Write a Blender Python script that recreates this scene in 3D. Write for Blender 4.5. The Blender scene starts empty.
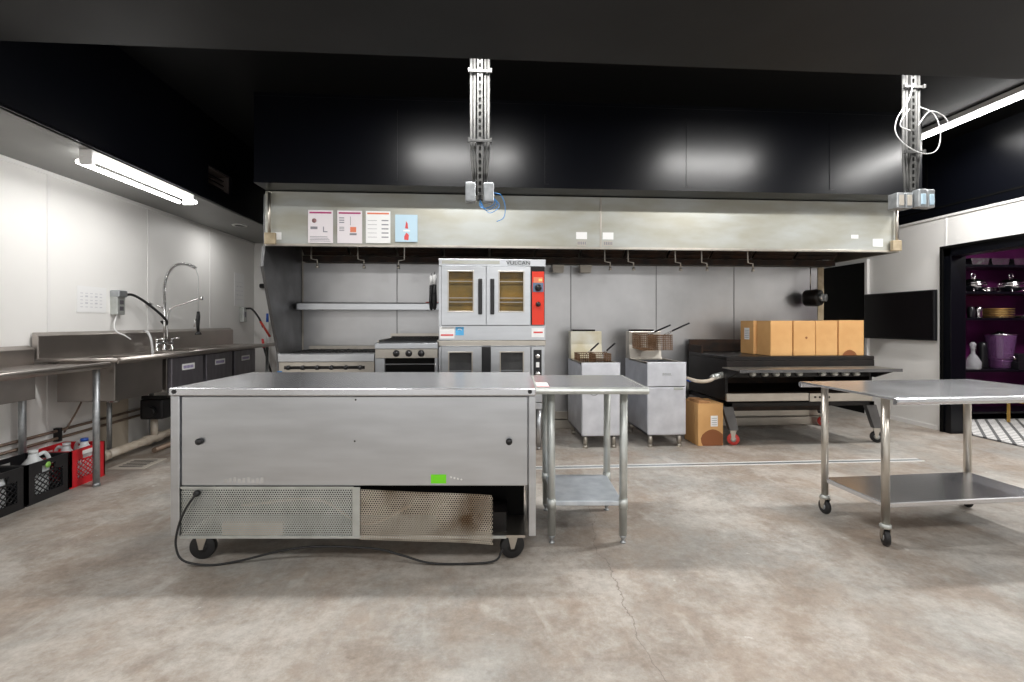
import bpy, math, random
from mathutils import Vector, Matrix
random.seed(7)
PI = math.pi
SC = bpy.context.scene
COL = SC.collection

# ------------------------------------------------------------ camera, world, light, exposure
cam_d = bpy.data.cameras.new('camera'); cam = bpy.data.objects.new('camera', cam_d); COL.objects.link(cam)
cam.location = (0, 0, 1.27); cam.rotation_euler = (PI/2, 0, math.radians(-3.9))
cam_d.sensor_width = 36; cam_d.lens = 36*470/1024; cam_d.shift_y = -19/1024; cam_d.clip_start = .05
SC.camera = cam
SC.view_settings.view_transform = 'Standard'; SC.view_settings.look = 'None'
SC.view_settings.gamma = 1; SC.view_settings.use_curve_mapping = False
SC.view_settings.exposure = 0.0
W = bpy.data.worlds.new('world'); SC.world = W; W.use_nodes = True
W.node_tree.nodes['Background'].inputs[0].default_value = (1, .985, .96, 1)
W.node_tree.nodes['Background'].inputs[1].default_value = 1.1

def area(name, loc, sx, sy, power, rot=(0, 0, 0), col=(1, .985, .96)):
    l = bpy.data.lights.new(name, 'AREA'); l.shape = 'RECTANGLE'; l.size = sx; l.size_y = sy; l.energy = power; l.color = col
    o = bpy.data.objects.new(name, l); COL.objects.link(o); o.location = loc; o.rotation_euler = rot
    return o
# strip lamps on the high ceiling and troffers in the lowered ceiling over the camera
area('ceiling_strip_lamp', (-.18, 3.16, 3.24), 1.2, .12, 64)
area('ceiling_strip_lamp', (2.85, 3.16, 3.24), 1.2, .12, 64)
area('strip_lamp_right', (4.80, 3.75, 3.18), .12, 1.8, 62)
area('strip_lamp_left', (-2.80, 4.14, 2.38), .2, 1.2, 9)
area('downlight_lamp', (-3.05, 6.2, 2.47), .12, .12, 6)
for x in (-2.0, .8, 3.6):
    area('troffer_lamp', (x, .3, 2.72), 1.2, .6, 40)

# ------------------------------------------------------------ materials
MATS = {}
def _in(n, k, v):
    n.inputs[k].default_value = v
def mat(name, col, rough=.5, metal=0., var=0., scale=6., col2=None, bump=0., emit=0., alpha=1., trans=0., stretch=(1, 1, 1), thr=(.35, .7), spec=.5, rvar=0., detail=4, coat=0.):
    m = bpy.data.materials.new(name); m.use_nodes = True; nt = m.node_tree; b = nt.nodes['Principled BSDF']
    _in(b, 'Base Color', (*col, 1)); _in(b, 'Roughness', rough); _in(b, 'Metallic', metal); _in(b, 'Specular IOR Level', spec)
    if coat: _in(b, 'Coat Weight', coat)
    if emit: _in(b, 'Emission Color', (*col, 1)); _in(b, 'Emission Strength', emit)
    if alpha < 1: _in(b, 'Alpha', alpha)
    if trans: _in(b, 'Transmission Weight', trans)
    if col2 or var or bump or rvar:
        tc = nt.nodes.new('ShaderNodeTexCoord'); mp = nt.nodes.new('ShaderNodeMapping'); _in(mp, 'Scale', stretch)
        nz = nt.nodes.new('ShaderNodeTexNoise'); _in(nz, 'Scale', scale); _in(nz, 'Detail', detail)
        nt.links.new(tc.outputs['Object'], mp.inputs[0]); nt.links.new(mp.outputs[0], nz.inputs['Vector'])
        if col2 or var:
            c2 = col2 or tuple(c*(1-var) for c in col)
            r = nt.nodes.new('ShaderNodeValToRGB'); r.color_ramp.elements[0].position = thr[0]; r.color_ramp.elements[1].position = thr[1]
            r.color_ramp.elements[0].color = (*c2, 1); r.color_ramp.elements[1].color = (*col, 1)
            nt.links.new(nz.outputs[0], r.inputs[0]); nt.links.new(r.outputs[0], b.inputs['Base Color'])
        if rvar:
            mr = nt.nodes.new('ShaderNodeMapRange'); _in(mr, 'To Min', rough-rvar); _in(mr, 'To Max', rough+rvar)
            nt.links.new(nz.outputs[0], mr.inputs[0]); nt.links.new(mr.outputs[0], b.inputs['Roughness'])
        if bump:
            bp = nt.nodes.new('ShaderNodeBump'); _in(bp, 'Strength', bump); _in(bp, 'Distance', .01)
            nt.links.new(nz.outputs[0], bp.inputs['Height']); nt.links.new(bp.outputs[0], b.inputs['Normal'])
    MATS[name] = m
    return m

steel = mat('steel', (.64, .66, .69), .33, 1, var=.1, scale=3, stretch=(1, 1, 6), rvar=.06)
steel_top = mat('steel_top', (.72, .73, .76), .25, .94, var=.10, scale=2.5, rvar=.05)
steel_sink = mat('steel_sink', (.50, .46, .43), .36, 1, var=.15, scale=4, rvar=.06)
steel_warm = mat('steel_warm', (.62, .58, .52), .35, 1, var=.15, scale=5, rvar=.08)
steel_wall = mat('steel_wall', (.58, .58, .59), .34, 1, var=.2, scale=2.2, rvar=.08, detail=7)
steel_dark = mat('steel_dark', (.20, .20, .205), .45, .8, var=.35, scale=4, bump=.05)
steel_fryer = mat('steel_fryer', (.80, .82, .88), .36, .75, col2=(.66, .68, .74), scale=7, rvar=.08)
galv = mat('galvanized', (.50, .52, .53), .42, .85, col2=(.38, .40, .42), scale=25)
galv_dull = mat('galvanized_dull', (.085, .085, .08), .6, .3, col2=(.05, .05, .05), scale=25)
shelf_galv = mat('galvanized_shelf', (.72, .77, .82), .4, .5, col2=(.55, .60, .66), scale=12)
galv_light = mat('galvanized_light', (.62, .64, .62), .4, .7, col2=(.5, .52, .5), scale=12)
rusty = mat('rusty_perforated', (.50, .45, .38), .55, .5, col2=(.13, .075, .035), scale=3.5, thr=(.38, .6))
chrome = mat('chrome', (.8, .8, .8), .12, 1)
black_paint = mat('black_paint', (.0022, .0026, .0045), .28, 0, spec=.36, bump=.06, scale=3, coat=0.)
black_matte = mat('black_matte', (.003, .003, .003), .5, spec=.1)
soffit_paint = mat('soffit_paint', (.012, .012, .012), .55, col2=(.008, .008, .008), scale=3, spec=.3)
black_metal = mat('black_metal', (.005, .005, .006), .32, 0, spec=.3, col2=(.014, .011, .010), scale=8)
burnt = mat('burnt_metal', (.012, .010, .009), .6, .3, col2=(.045, .022, .012), scale=9)
black_rubber = mat('black_rubber', (.012, .012, .013), .5)
black_plastic = mat('black_plastic', (.01, .01, .012), .3)
white_wall = mat('white_wall_panel', (.86, .85, .83), .45, col2=(.82, .81, .79), scale=1.2)
white_trim = mat('white_trim', (.82, .81, .80), .4)
grey_soffit = mat('grey_soffit', (.22, .22, .21), .5, var=.1, scale=2)
hood_steel = mat('hood_steel', (.48, .50, .48), .42, .45, col2=(.40, .39, .33), scale=2.5, stretch=(1, 1, 3))
hood_grime = mat('hood_grime', (.52, .43, .30), .5, .2, col2=(.30, .24, .15), scale=9)
red_panel = mat('red_panel', (.72, .035, .012), .4)
amber = mat('amber_enamel', (.36, .20, .02), .5, 0, col2=(.14, .10, .02), scale=6, thr=(.3, .65))
dark_pane = mat('dark_pane', (.04, .04, .045), .3, 0, col2=(.09, .09, .09), scale=9)
clear = mat('clear_glass', (.05, .05, .05), .08, 0, alpha=.12, spec=.5)
crystal = mat('crystal_glass', (.8, .8, .84), .08, 0, alpha=.38, spec=.9)
cardboard = mat('cardboard', (.70, .41, .17), .75, col2=(.62, .34, .13), scale=5)
cardboard_dark = mat('cardboard_dark', (.40, .20, .08), .8)
cardboard_stain = mat('cardboard_stain', (.26, .09, .03), .7)
paper = mat('paper', (.86, .86, .86), .6)
paper_pink = mat('paper_pink', (.80, .75, .78), .6)
paper_blue = mat('paper_blue', (.50, .68, .80), .5)
ink_red = mat('ink_red', (.7, .08, .08), .6)
ink_pink = mat('ink_magenta', (.42, .04, .16), .6)
ink_orange = mat('ink_orange', (.75, .22, .12), .6)
ink_grey = mat('ink_grey', (.25, .25, .28), .6)
ink_purple = mat('ink_purple', (.25, .2, .45), .6)
green_tag = mat('green_tag', (.18, .75, .01), .5)
grate_steel = mat('cast_iron', (.02, .02, .02), .5, .4)
wire_brown = mat('basket_wire', (.30, .18, .11), .5, .7, col2=(.18, .10, .05), scale=20)
crate_red = mat('crate_red', (.62, .015, .025), .4)
crate_black = mat('crate_black', (.012, .012, .014), .4)
jug = mat('jug_plastic', (.78, .80, .80), .35, 0, col2=(.68, .71, .73), scale=8)
blue_plastic = mat('blue_plastic', (.02, .10, .50), .35)
pvc = mat('pvc_pipe', (.66, .60, .52), .45, col2=(.5, .42, .33), scale=10)
pipe_brown = mat('pipe_brown', (.17, .12, .10), .5, .4, col2=(.30, .22, .16), scale=12)
bin_face = mat('sink_face', (.22, .21, .235), .42, .75, col2=(.17, .16, .18), scale=20, stretch=(1, 1, .2))
tube_mat = mat('lit_tube', (1, .99, .97), .3, emit=16)
blue_wire = mat('blue_wire', (.03, .22, .55), .4)
grey_wire = mat('grey_wire', (.55, .55, .55), .4)
brown_box = mat('box_beige', (.50, .46, .40), .5)
purple = mat('purple_wall', (.12, .012, .09), .4, col2=(.07, .006, .055), scale=3)
purple_glass = mat('purple_glass', (.28, .12, .32), .1, 0, alpha=.42, spec=.9)
gold = mat('gold_plate', (.62, .42, .18), .35, .7)
silver = mat('silver_plate', (.75, .72, .73), .16, 1)
screen = mat('screen_black', (.006, .005, .006), .12)
blade_red = mat('handle_red', (.55, .05, .03), .4)
wheel_red = mat('wheel_red', (.55, .05, .04), .45)
dark_floor = mat('dark_floor', (.02, .02, .02), .4)
yellow_wood = mat('gold_frame', (.65, .40, .10), .4, .4)

def floor_mat():
    m = bpy.data.materials.new('worn_concrete'); m.use_nodes = True; nt = m.node_tree; N = nt.nodes; L = nt.links; b = N['Principled BSDF']
    tc = N.new('ShaderNodeTexCoord')
    def noise(s, d=6, dist=0., rough=.55, off=(0, 0, 0), st=(1, 1, 1)):
        mp = N.new('ShaderNodeMapping'); _in(mp, 'Location', off); _in(mp, 'Scale', st); L.new(tc.outputs['Object'], mp.inputs[0])
        n = N.new('ShaderNodeTexNoise'); _in(n, 'Scale', s); _in(n, 'Detail', d); _in(n, 'Distortion', dist); _in(n, 'Roughness', rough)
        L.new(mp.outputs[0], n.inputs['Vector']); return n.outputs[0]
    def ramp(src, a, c, ca=(0, 0, 0, 1), cc=(1, 1, 1, 1)):
        r = N.new('ShaderNodeValToRGB'); r.color_ramp.elements[0].position = a; r.color_ramp.elements[1].position = c
        r.color_ramp.elements[0].color = ca; r.color_ramp.elements[1].color = cc; L.new(src, r.inputs[0]); return r.outputs[0]
    def mix(f, a, c, t='MIX'):
        x = N.new('ShaderNodeMix'); x.data_type = 'RGBA'; x.blend_type = t
        if isinstance(f, float): x.inputs[0].default_value = f
        else: L.new(f, x.inputs[0])
        for k, v in ((6, a), (7, c)):
            if isinstance(v, tuple): x.inputs[k].default_value = v
            else: L.new(v, x.inputs[k])
        return x.outputs[2]
    base = ramp(noise(.9, 9, .2, .68), .42, .58, (.40, .335, .28, 1), (.38, .365, .34, 1))
    sp = N.new('ShaderNodeSeparateXYZ'); L.new(tc.outputs['Object'], sp.inputs[0])
    def math_(op, a, c=None):
        x = N.new('ShaderNodeMath'); x.operation = op
        for k, v in ((0, a), (1, c)):
            if v is None: continue
            if isinstance(v, (int, float)): x.inputs[k].default_value = v
            else: L.new(v, x.inputs[k])
        return x.outputs[0]
    light = ramp(noise(1.6, 12, .2, .74, (3, 1, 0)), .46, .60)
    c = mix(math_('MULTIPLY', light, .65), base, (.60, .57, .53, 1))
    brown = ramp(noise(1.9, 12, .2, .78, (7, 2, 0)), .48, .62)
    c = mix(math_('MULTIPLY', brown, .6), c, (.26, .195, .145, 1))
    dark = ramp(noise(2.6, 12, .1, .82, (1, 9, 0)), .50, .66)
    c = mix(math_('MULTIPLY', dark, .42), c, (.19, .165, .145, 1))
    fine = ramp(noise(22, 10, 0, .85), .36, .64, (.74, .73, .715, 1), (1.03, 1.03, 1.03, 1))
    c = mix(1.0, c, fine, 'MULTIPLY')
    streak = ramp(noise(5, 6, .3, .6, (2, 2, 0), (1, .35, 1)), .6, .72)
    c = mix(math_('MULTIPLY', streak, .3), c, (.70, .68, .64, 1))
    spots = ramp(noise(7, 6, .2, .6, (11, 3, 0)), .68, .74)
    c = mix(math_('MULTIPLY', spots, .45), c, (.15, .115, .085, 1))
    chips = ramp(noise(9, 5, .1, .6, (4, 13, 0)), .70, .735)
    c = mix(math_('MULTIPLY', chips, .5), c, (.68, .67, .64, 1))
    wob = noise(2.2, 8, 0, .6, (5, 0, 0))
    ln = math_('SUBTRACT', math_('SUBTRACT', sp.outputs[0], math_('MULTIPLY', sp.outputs[1], .05)), math_('MULTIPLY', wob, .30))
    cr = math_('LESS_THAN', math_('ABSOLUTE', math_('SUBTRACT', ln, .42)), .0022)
    yl = math_('LESS_THAN', sp.outputs[1], 3.25)
    c = mix(math_('MULTIPLY', math_('MULTIPLY', cr, yl), .65), c, (.16, .13, .11, 1))
    L.new(c, b.inputs['Base Color'])
    rr = N.new('ShaderNodeMapRange'); _in(rr, 'To Min', .42); _in(rr, 'To Max', .68); L.new(noise(2.5, 5, 0, .6, (4, 4, 0)), rr.inputs[0]); L.new(rr.outputs[0], b.inputs['Roughness'])
    bp = N.new('ShaderNodeBump'); _in(bp, 'Strength', .12); _in(bp, 'Distance', .01); L.new(noise(30, 5), bp.inputs['Height']); L.new(bp.outputs[0], b.inputs['Normal'])
    return m
concrete = floor_mat()

def rug_mat():
    m = bpy.data.materials.new('diamond_rug'); m.use_nodes = True; nt = m.node_tree; N = nt.nodes; L = nt.links; b = N['Principled BSDF']
    tc = N.new('ShaderNodeTexCoord'); sp = N.new('ShaderNodeSeparateXYZ'); L.new(tc.outputs['Object'], sp.inputs[0])
    def mt(op, a, c):
        x = N.new('ShaderNodeMath'); x.operation = op
        for k, v in ((0, a), (1, c)):
            if isinstance(v, (int, float)): x.inputs[k].default_value = v
            else: L.new(v, x.inputs[k])
        return x.outputs[0]
    p = mt('LESS_THAN', mt('FRACT', mt('MULTIPLY', mt('ADD', sp.outputs[0], sp.outputs[1]), 7), 0), .28)
    q = mt('LESS_THAN', mt('FRACT', mt('MULTIPLY', mt('SUBTRACT', sp.outputs[0], sp.outputs[1]), 7), 0), .28)
    br = N.new('ShaderNodeMix'); br.data_type = 'RGBA'; L.new(mt('MAXIMUM', p, q), br.inputs[0]); br.inputs[6].default_value = (.75, .74, .72, 1); br.inputs[7].default_value = (.12, .12, .12, 1)
    br = type('o', (), {'outputs': [br.outputs[2]]})
    L.new(br.outputs[0], b.inputs['Base Color']); _in(b, 'Roughness', .9)
    return m
rug_m = rug_mat()

# ------------------------------------------------------------ mesh helpers
class MB:
    def __init__(s): s.v = []; s.f = []; s.sm = []
    def add(s, vs, fs, smooth=False):
        n = len(s.v); s.v += [tuple(v) for v in vs]; s.f += [tuple(i+n for i in f) for f in fs]; s.sm += [smooth]*len(fs); return s
    def box(s, x0, x1, y0, y1, z0, z1):
        if x0 > x1: x0, x1 = x1, x0
        if y0 > y1: y0, y1 = y1, y0
        if z0 > z1: z0, z1 = z1, z0
        return s.add([(x0, y0, z0), (x1, y0, z0), (x1, y1, z0), (x0, y1, z0), (x0, y0, z1), (x1, y0, z1), (x1, y1, z1), (x0, y1, z1)],
                     [(0, 3, 2, 1), (4, 5, 6, 7), (0, 1, 5, 4), (1, 2, 6, 5), (2, 3, 7, 6), (3, 0, 4, 7)])
    def prism(s, poly, ax, a, b):
        # poly: 2D points in the plane perpendicular to ax ('x': (y,z), 'y': (x,z), 'z': (x,y))
        def P(p, t): return {'x': (t, p[0], p[1]), 'y': (p[0], t, p[1]), 'z': (p[0], p[1], t)}[ax]
        n = len(poly); vs = [P(p, a) for p in poly]+[P(p, b) for p in poly]
        area2 = sum(poly[i][0]*poly[(i+1) % n][1]-poly[(i+1) % n][0]*poly[i][1] for i in range(n))
        flip = (area2 > 0) != (ax == 'y')
        if a > b: flip = not flip
        fs = [tuple(range(n)), tuple(reversed(range(n, 2*n)))]+[(i, i+n, (i+1) % n+n, (i+1) % n) for i in range(n)]
        if flip: fs = [tuple(reversed(f)) for f in fs]
        return s.add(vs, fs)
    def tube(s, pts, r, n=10, closed=False, caps=True):
        P = [Vector(p) for p in pts]; rs = r if isinstance(r, (list, tuple)) else [r]*len(P)
        vs = []; fs = []; up = None; m = len(P)
        for i, p in enumerate(P):
            if closed: t = P[(i+1) % m]-P[i-1]
            else: t = P[min(i+1, m-1)]-P[max(i-1, 0)]
            if t.length < 1e-9: t = Vector((0, 0, 1))
            t.normalize()
            if up is None: up = Vector((0, 0, 1)) if abs(t.z) < .9 else Vector((1, 0, 0))
            a = t.cross(up)
            if a.length < 1e-5: up = Vector((1, 0, 0)) if abs(t.x) < .9 else Vector((0, 1, 0)); a = t.cross(up)
            a.normalize(); b = a.cross(t); up = b
            for k in range(n):
                q = 2*PI*k/n; vs.append(p+(a*math.cos(q)+b*math.sin(q))*rs[i])
        for i in range(m if closed else m-1):
            j = (i+1) % m
            for k in range(n):
                l = (k+1) % n; fs.append((i*n+k, i*n+l, j*n+l, j*n+k))
        s.add(vs, fs, True)
        if caps and not closed:
            n0 = len(s.v)-len(vs); s.f.append(tuple(n0+k for k in reversed(range(n)))); s.sm.append(False)
            s.f.append(tuple(n0+(m-1)*n+k for k in range(n))); s.sm.append(False)
        return s
    def cyl(s, a, b, r, r2=None, n=16): return s.tube([a, b], [r, r if r2 is None else r2], n)
    def lathe(s, prof, c=(0, 0, 0), n=24, axis='z'):
        vs = []; fs = []; m = len(prof)
        for r, z in prof:
            for k in range(n):
                q = 2*PI*k/n; x, y = max(r, 1e-4)*math.cos(q), max(r, 1e-4)*math.sin(q)
                v = {'z': (x, y, z), 'x': (z, x, y), 'y': (y, z, x)}[axis]; vs.append((v[0]+c[0], v[1]+c[1], v[2]+c[2]))
        for i in range(m-1):
            for k in range(n):
                l = (k+1) % n; fs.append((i*n+k, i*n+l, (i+1)*n+l, (i+1)*n+k))
        s.add(vs, fs, True); n0 = len(s.v)-len(vs)
        s.f.append(tuple(n0+k for k in reversed(range(n)))); s.sm.append(False)
        s.f.append(tuple(n0+(m-1)*n+k for k in range(n))); s.sm.append(False)
        return s
    def xf(s, mtx, start=0):
        for i in range(start, len(s.v)): s.v[i] = tuple(mtx @ Vector(s.v[i]))
        return s
    def build(s, name, m, parent=None, bev=0., loc=None, seg=2, kind=None, solid=0.):
        me = bpy.data.meshes.new(name); me.from_pydata(s.v, [], s.f); me.materials.append(m)
        me.polygons.foreach_set('use_smooth', s.sm); me.update()
        o = bpy.data.objects.new(name, me); COL.objects.link(o)
        if parent: o.parent = parent
        if loc: o.location = loc
        if bev:
            b = o.modifiers.new('bevel', 'BEVEL'); b.width = bev; b.segments = seg; b.limit_method = 'ANGLE'; b.angle_limit = math.radians(50)
        if kind: o['kind'] = kind
        return o
def thing(name, label, cat, loc=(0, 0, 0), rz=0, group=None):
    o = bpy.data.objects.new(name, None); COL.objects.link(o); o.empty_display_size = .1
    o.location = loc; o.rotation_euler = (0, 0, rz); return tag(o, label, cat, group)
def tag(o, label, cat, group=None):
    o['label'] = label; o['category'] = cat
    if group: o['group'] = group
    return o
def struct(o): o['kind'] = 'structure'; return o
def dup(rt, loc, label, rz=None, group=None):
    r = rt.copy(); COL.objects.link(r); r.location = loc; r['label'] = label
    if rz is not None: r.rotation_euler = (0, 0, rz)
    if group: r['group'] = group
    for ch in list(rt.children):
        c = ch.copy(); COL.objects.link(c); c.parent = r
        for g in ch.children:
            d = g.copy(); COL.objects.link(d); d.parent = c
    return r
def B(x0, x1, y0, y1, z0, z1): return MB().box(x0, x1, y0, y1, z0, z1)
def text(body, size, m, parent, loc, rot=(PI/2, 0, 0), name='lettering', ext=.001, sx=1.):
    cu = bpy.data.curves.new(name, 'FONT'); cu.body = body; cu.size = size; cu.extrude = ext; cu.align_x = 'CENTER'; cu.align_y = 'CENTER'
    t = bpy.data.objects.new('tmp', cu); COL.objects.link(t)
    dg = bpy.context.evaluated_depsgraph_get(); me = bpy.data.meshes.new_from_object(t.evaluated_get(dg)); me.name = name
    bpy.data.objects.remove(t); me.materials.clear(); me.materials.append(m)
    o = bpy.data.objects.new(name, me); COL.objects.link(o); o.parent = parent; o.location = loc; o.rotation_euler = rot; o.scale = (sx, 1, 1)
    return o
def arc(c, r, a0, a1, n, plane='xz'):
    out = []
    for i in range(n+1):
        q = a0+(a1-a0)*i/n; p, w = r*math.cos(q), r*math.sin(q)
        out.append({'xz': (c[0]+p, c[1], c[2]+w), 'xy': (c[0]+p, c[1]+w, c[2]), 'yz': (c[0], c[1]+p, c[2]+w)}[plane])
    return out
def spline(pts, n=8):
    P = [Vector(p) for p in pts]; P = [P[0]*2-P[1]]+P+[P[-1]*2-P[-2]]; out = []
    for i in range(1, len(P)-2):
        for k in range(n):
            t = k/n; a, b, c, d = P[i-1], P[i], P[i+1], P[i+2]
            out.append(.5*((2*b)+(c-a)*t+(2*a-5*b+4*c-d)*t*t+(3*b-a-3*c+d)*t**3))
    return out+[P[-2]]

# ------------------------------------------------------------ the room
XL, XR, YB, YP = -3.52, 5.36, 7.6, 5.6
ZC, ZS = 3.35, 2.5
struct(B(XL-.15, XR+.12, -3, YB+.15, -.1, 0).build('floor', concrete))
struct(B(XL-.15, XR+.12, 2.65, YB+.15, ZC, ZC+.1).build('ceiling', black_matte))
low = struct(B(XL-.15, XR+.12, -3, 2.65, 2.75, ZC+.1).build('ceiling_low', soffit_paint))
wl = struct(B(XL-.15, XL, -3, YB, 0, ZC).build('wall_left', white_wall))
b = MB()
for y in (1.75, 2.92, 4.09, 5.25, 6.40): b.box(XL, XL+.006, y-.014, y+.014, 0, ZS)
b.box(XL, XL+.012, 2.7, YB, ZS-.03, ZS); b.build('panel_trim', white_trim, wl)
wb = struct(B(XL, XR, YB, YB+.15, 0, ZC).build('wall_back', white_wall))
# left soffit: underside at 2.5 m, inner black face with a vent hole
b = MB(); b.box(XL, -2.73, 2.65, YB, ZS, ZS+.02)
so = struct(b.build('trim_1', grey_soffit))
b = MB(); b.box(-2.76, -2.73, 2.65, 4.93, ZS, ZC); b.box(-2.76, -2.73, 5.38, YB, ZS, ZC); b.box(-2.76, -2.73, 4.93, 5.38, 2.86, ZC); b.box(-2.76, -2.73, 4.93, 5.38, ZS, 2.66)
b.box(-2.73, -2.724, 2.65, YB, ZS, ZS+.012)
struct(b.build('trim_2', black_paint))
v = thing('air_vent', 'small rectangular vent opening high in the black soffit face', 'vent', (-2.76, 5.155, 2.66))
B(-.2, -.19, -.225, .225, 0, .2).build('back_plate', pipe_brown, v)
b = MB(); b.box(-.19, 0, .215, .225, 0, .2).box(-.19, 0, -.225, -.215, 0, .2).box(-.19, 0, -.225, .225, 0, .008).box(-.19, 0, -.225, .225, .192, .2); b.build('duct', mat('vent_brown', (.14, .11, .10), .6), v)
b = MB()
for z in (.05, .1, .15): b.box(-.06, -.05, -.215, .215, z-.006, z+.006)
b.build('louvre', black_metal, v)
# right wall: white below, black above, doorway and black door
D0, D1 = 3.55, 5.08   # doorway into the pantry
b = MB(); b.box(XR, XR+.12, -3, D0, 0, ZS).box(XR, XR+.12, D1, YB, 0, ZS).box(XR, XR+.12, D0, D1, 2.12, ZS)
wr = struct(b.build('wall_right', white_wall))
wru = struct(B(XR, XR+.12, 2.65, YB, ZS, ZC).build('wall_right_upper', black_paint))
b = MB()
for y in (4.0, 5.3, 6.5): b.box(XR-.004, XR, y-.01, y+.01, ZS+.12, ZC)
b.box(XR-.004, XR, 2.65, YB, ZS+.1, ZS+.12); b.build('panel_trim', black_matte, wru)
b = MB(); b.box(XR-.012, XR, 2.7, YB, ZS-.02, ZS+.005); b.box(XR-.005, XR, 5.055, 5.075, 2.13, ZS)
b.build('panel_trim', white_trim, wr)
struct(B(XR-.008, XR, D1+.1, 6.1, 0, .05).build('baseboard_right', white_trim))
dr = struct(B(XR-.03, XR, 6.17, 7.1, 0.0, 2.1).build('door_1', black_matte))
b = MB(); b.box(XR-.04, XR-.0, 6.13, 6.17, 0, 2.14); b.build('door_frame', white_trim, dr)
MB().lathe([(.0, -.0), (.012, .0), (.02, .03), (.02, .045), (0, .05)], (XR-.08, 6.28, 1.0), 12, 'x').build('door_handle', chrome, dr)
# pantry doorway frame
b = MB(); b.box(XR-.03, XR+.15, D1-.1, D1, 0, 2.12).box(XR-.03, XR+.15, D0, D0+.1, 0, 2.12).box(XR-.03, XR+.15, D0, D1, 2.02, 2.12)
struct(b.build('door_2', black_paint, bev=.004))
b = MB(); b.box(XR-.05, XR-.03, D1-.02, D1+.015, 0, 2.14).box(XR-.05, XR-.03, D0-.015, D0+.02, 0, 2.14).box(XR-.05, XR-.03, D0-.015, D1+.015, 2.11, 2.14)
struct(b.build('trim_3', black_matte, bev=.003))
# pantry room
struct(B(XR+.12, 8.4, 2.6, 6.35, -.1, 0).build('floor_pantry', dark_floor))
struct(B(XR+.12, 8.4, 6.2, 6.35, 0, 2.6).build('wall_pantry_back', purple))
struct(B(8.4, 8.55, 2.6, 6.35, 0, 2.6).build('wall_pantry_right', purple))
struct(B(XR+.12, 8.4, 2.6, 6.35, 2.6, 2.7).build('ceiling_pantry', black_matte))
struct(B(XR+.12, 8.4, 2.5, 2.6, 0, 2.6).build('wall_pantry_front', purple))
area('pantry_fill_light', (6.7, 4.5, 2.55), .6, .6, 55)  # unseen fill light, added to brighten the pantry and its shelves
# partition wall behind the cook line
b = MB(); b.box(-2.08, 4.27, YP, YP+.12, 0, 2.53)
pw = struct(b.build('wall_partition', brown_box))
b = MB(); xs = [-2.04, -.97, .07, 1.09, 2.14, 3.12, 4.27]
for i in range(6): b.box(xs[i]+.003, xs[i+1]-.003, YP-.012, YP, .18, 1.95)
b.build('steel_cladding', steel_wall, pw, bev=.002)
b = MB()
for x in xs[1:-1]: b.box(x-.004, x+.004, YP-.015, YP-.0125, .18, 1.95)
b.build('seam', steel_dark, pw)
B(4.2, 4.275, YP-.02, YP-.012, .6, 1.95).build('edge_strip', hood_grime, pw)
b = MB(); b.box(-2.04, 4.27, YP-.05, YP-.013, 0, .1).box(-2.04, 4.27, YP-.03, YP-.013, .11, .2)
struct(b.build('baseboard_partition', steel_warm, bev=.004))
# black bulkhead over the hood
bk = struct(B(-2.04, 4.4, 4.4, YB, 2.53, ZC).build('wall_bulkhead', black_paint))
b = MB()
for x in (-.78, .63, 2.0, 3.45): b.box(x-.02, x+.02, 4.395, 4.4, 2.57, ZC-.12)
b.box(-2.04, 4.4, 4.392, 4.4, 2.53, 2.56); b.box(-2.04, 4.4, 4.396, 4.4, ZC-.03, ZC)
b.build('panel_trim', black_paint, bk)
# trench drain in the floor
t = thing('trench_drain', 'long narrow steel trench drain set in the concrete before the fryers', 'drain', (2.2, 4.06, 0))
b = MB(); b.box(-1.85, 1.85, -.042, -.026, 0, .004).box(-1.85, 1.85, .026, .042, 0, .004); b.build('rim', white_trim, t)
b = MB(); b.box(-1.85, 1.85, -.026, .026, 0, .001); b.build('slot', galv, t)

# ------------------------------------------------------------ lamps
def strip_lamp(label, loc, length, rz, gap, group=None, down=.11, ntube=2, pw=.16):
    t = thing('fluorescent_light', label, 'ceiling light', loc, rz, group)
    B(-length/2, length/2, -pw/2, pw/2, -.05, 0).build('housing', white_trim, t, bev=.004)
    for k in range(ntube):
        y = 0 if ntube == 1 else (-gap/2 if k == 0 else gap/2)
        MB().cyl((-length/2+.03, y, -down+.03), (length/2-.03, y, -down+.03), .016).build('tube', tube_mat, t)
    for sx in (-1, 1):
        B(sx*length/2, sx*(length/2-.03), -pw/2, pw/2, -down+.005, -.05).build('end_socket', white_trim, t, bev=.003)
    return t
strip_lamp('twin tube fluorescent light under the grey soffit above the sinks', (-2.80, 4.14, ZS), 1.2, PI/2, .15, down=.11, pw=.09)
strip_lamp('long single tube light on the high ceiling beside right wall', (4.80, 3.9, ZC), 2.0, PI/2, .1, ntube=1, pw=.1)
strip_lamp('strip light on high ceiling before the bulkhead, above the prep table', (-.18, 3.16, ZC), 1.25, 0, .04, pw=.08)
strip_lamp('strip light on high ceiling before the bulkhead, above the griddle side', (2.85, 3.16, ZC), 1.25, 0, .04, pw=.08)

dl = thing('recessed_downlight', 'small round white downlight in the grey soffit near the far left corner', 'ceiling light', (-3.05, 6.2, ZS))
MB().lathe([(.085, -.008), (.09, 0), (.06, 0), (.06, -.008)], n=24).build('trim_ring', white_trim, dl)
MB().lathe([(.058, -.004), (.058, 0), (0, 0)], n=24).build('lens', tube_mat, dl)
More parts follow.
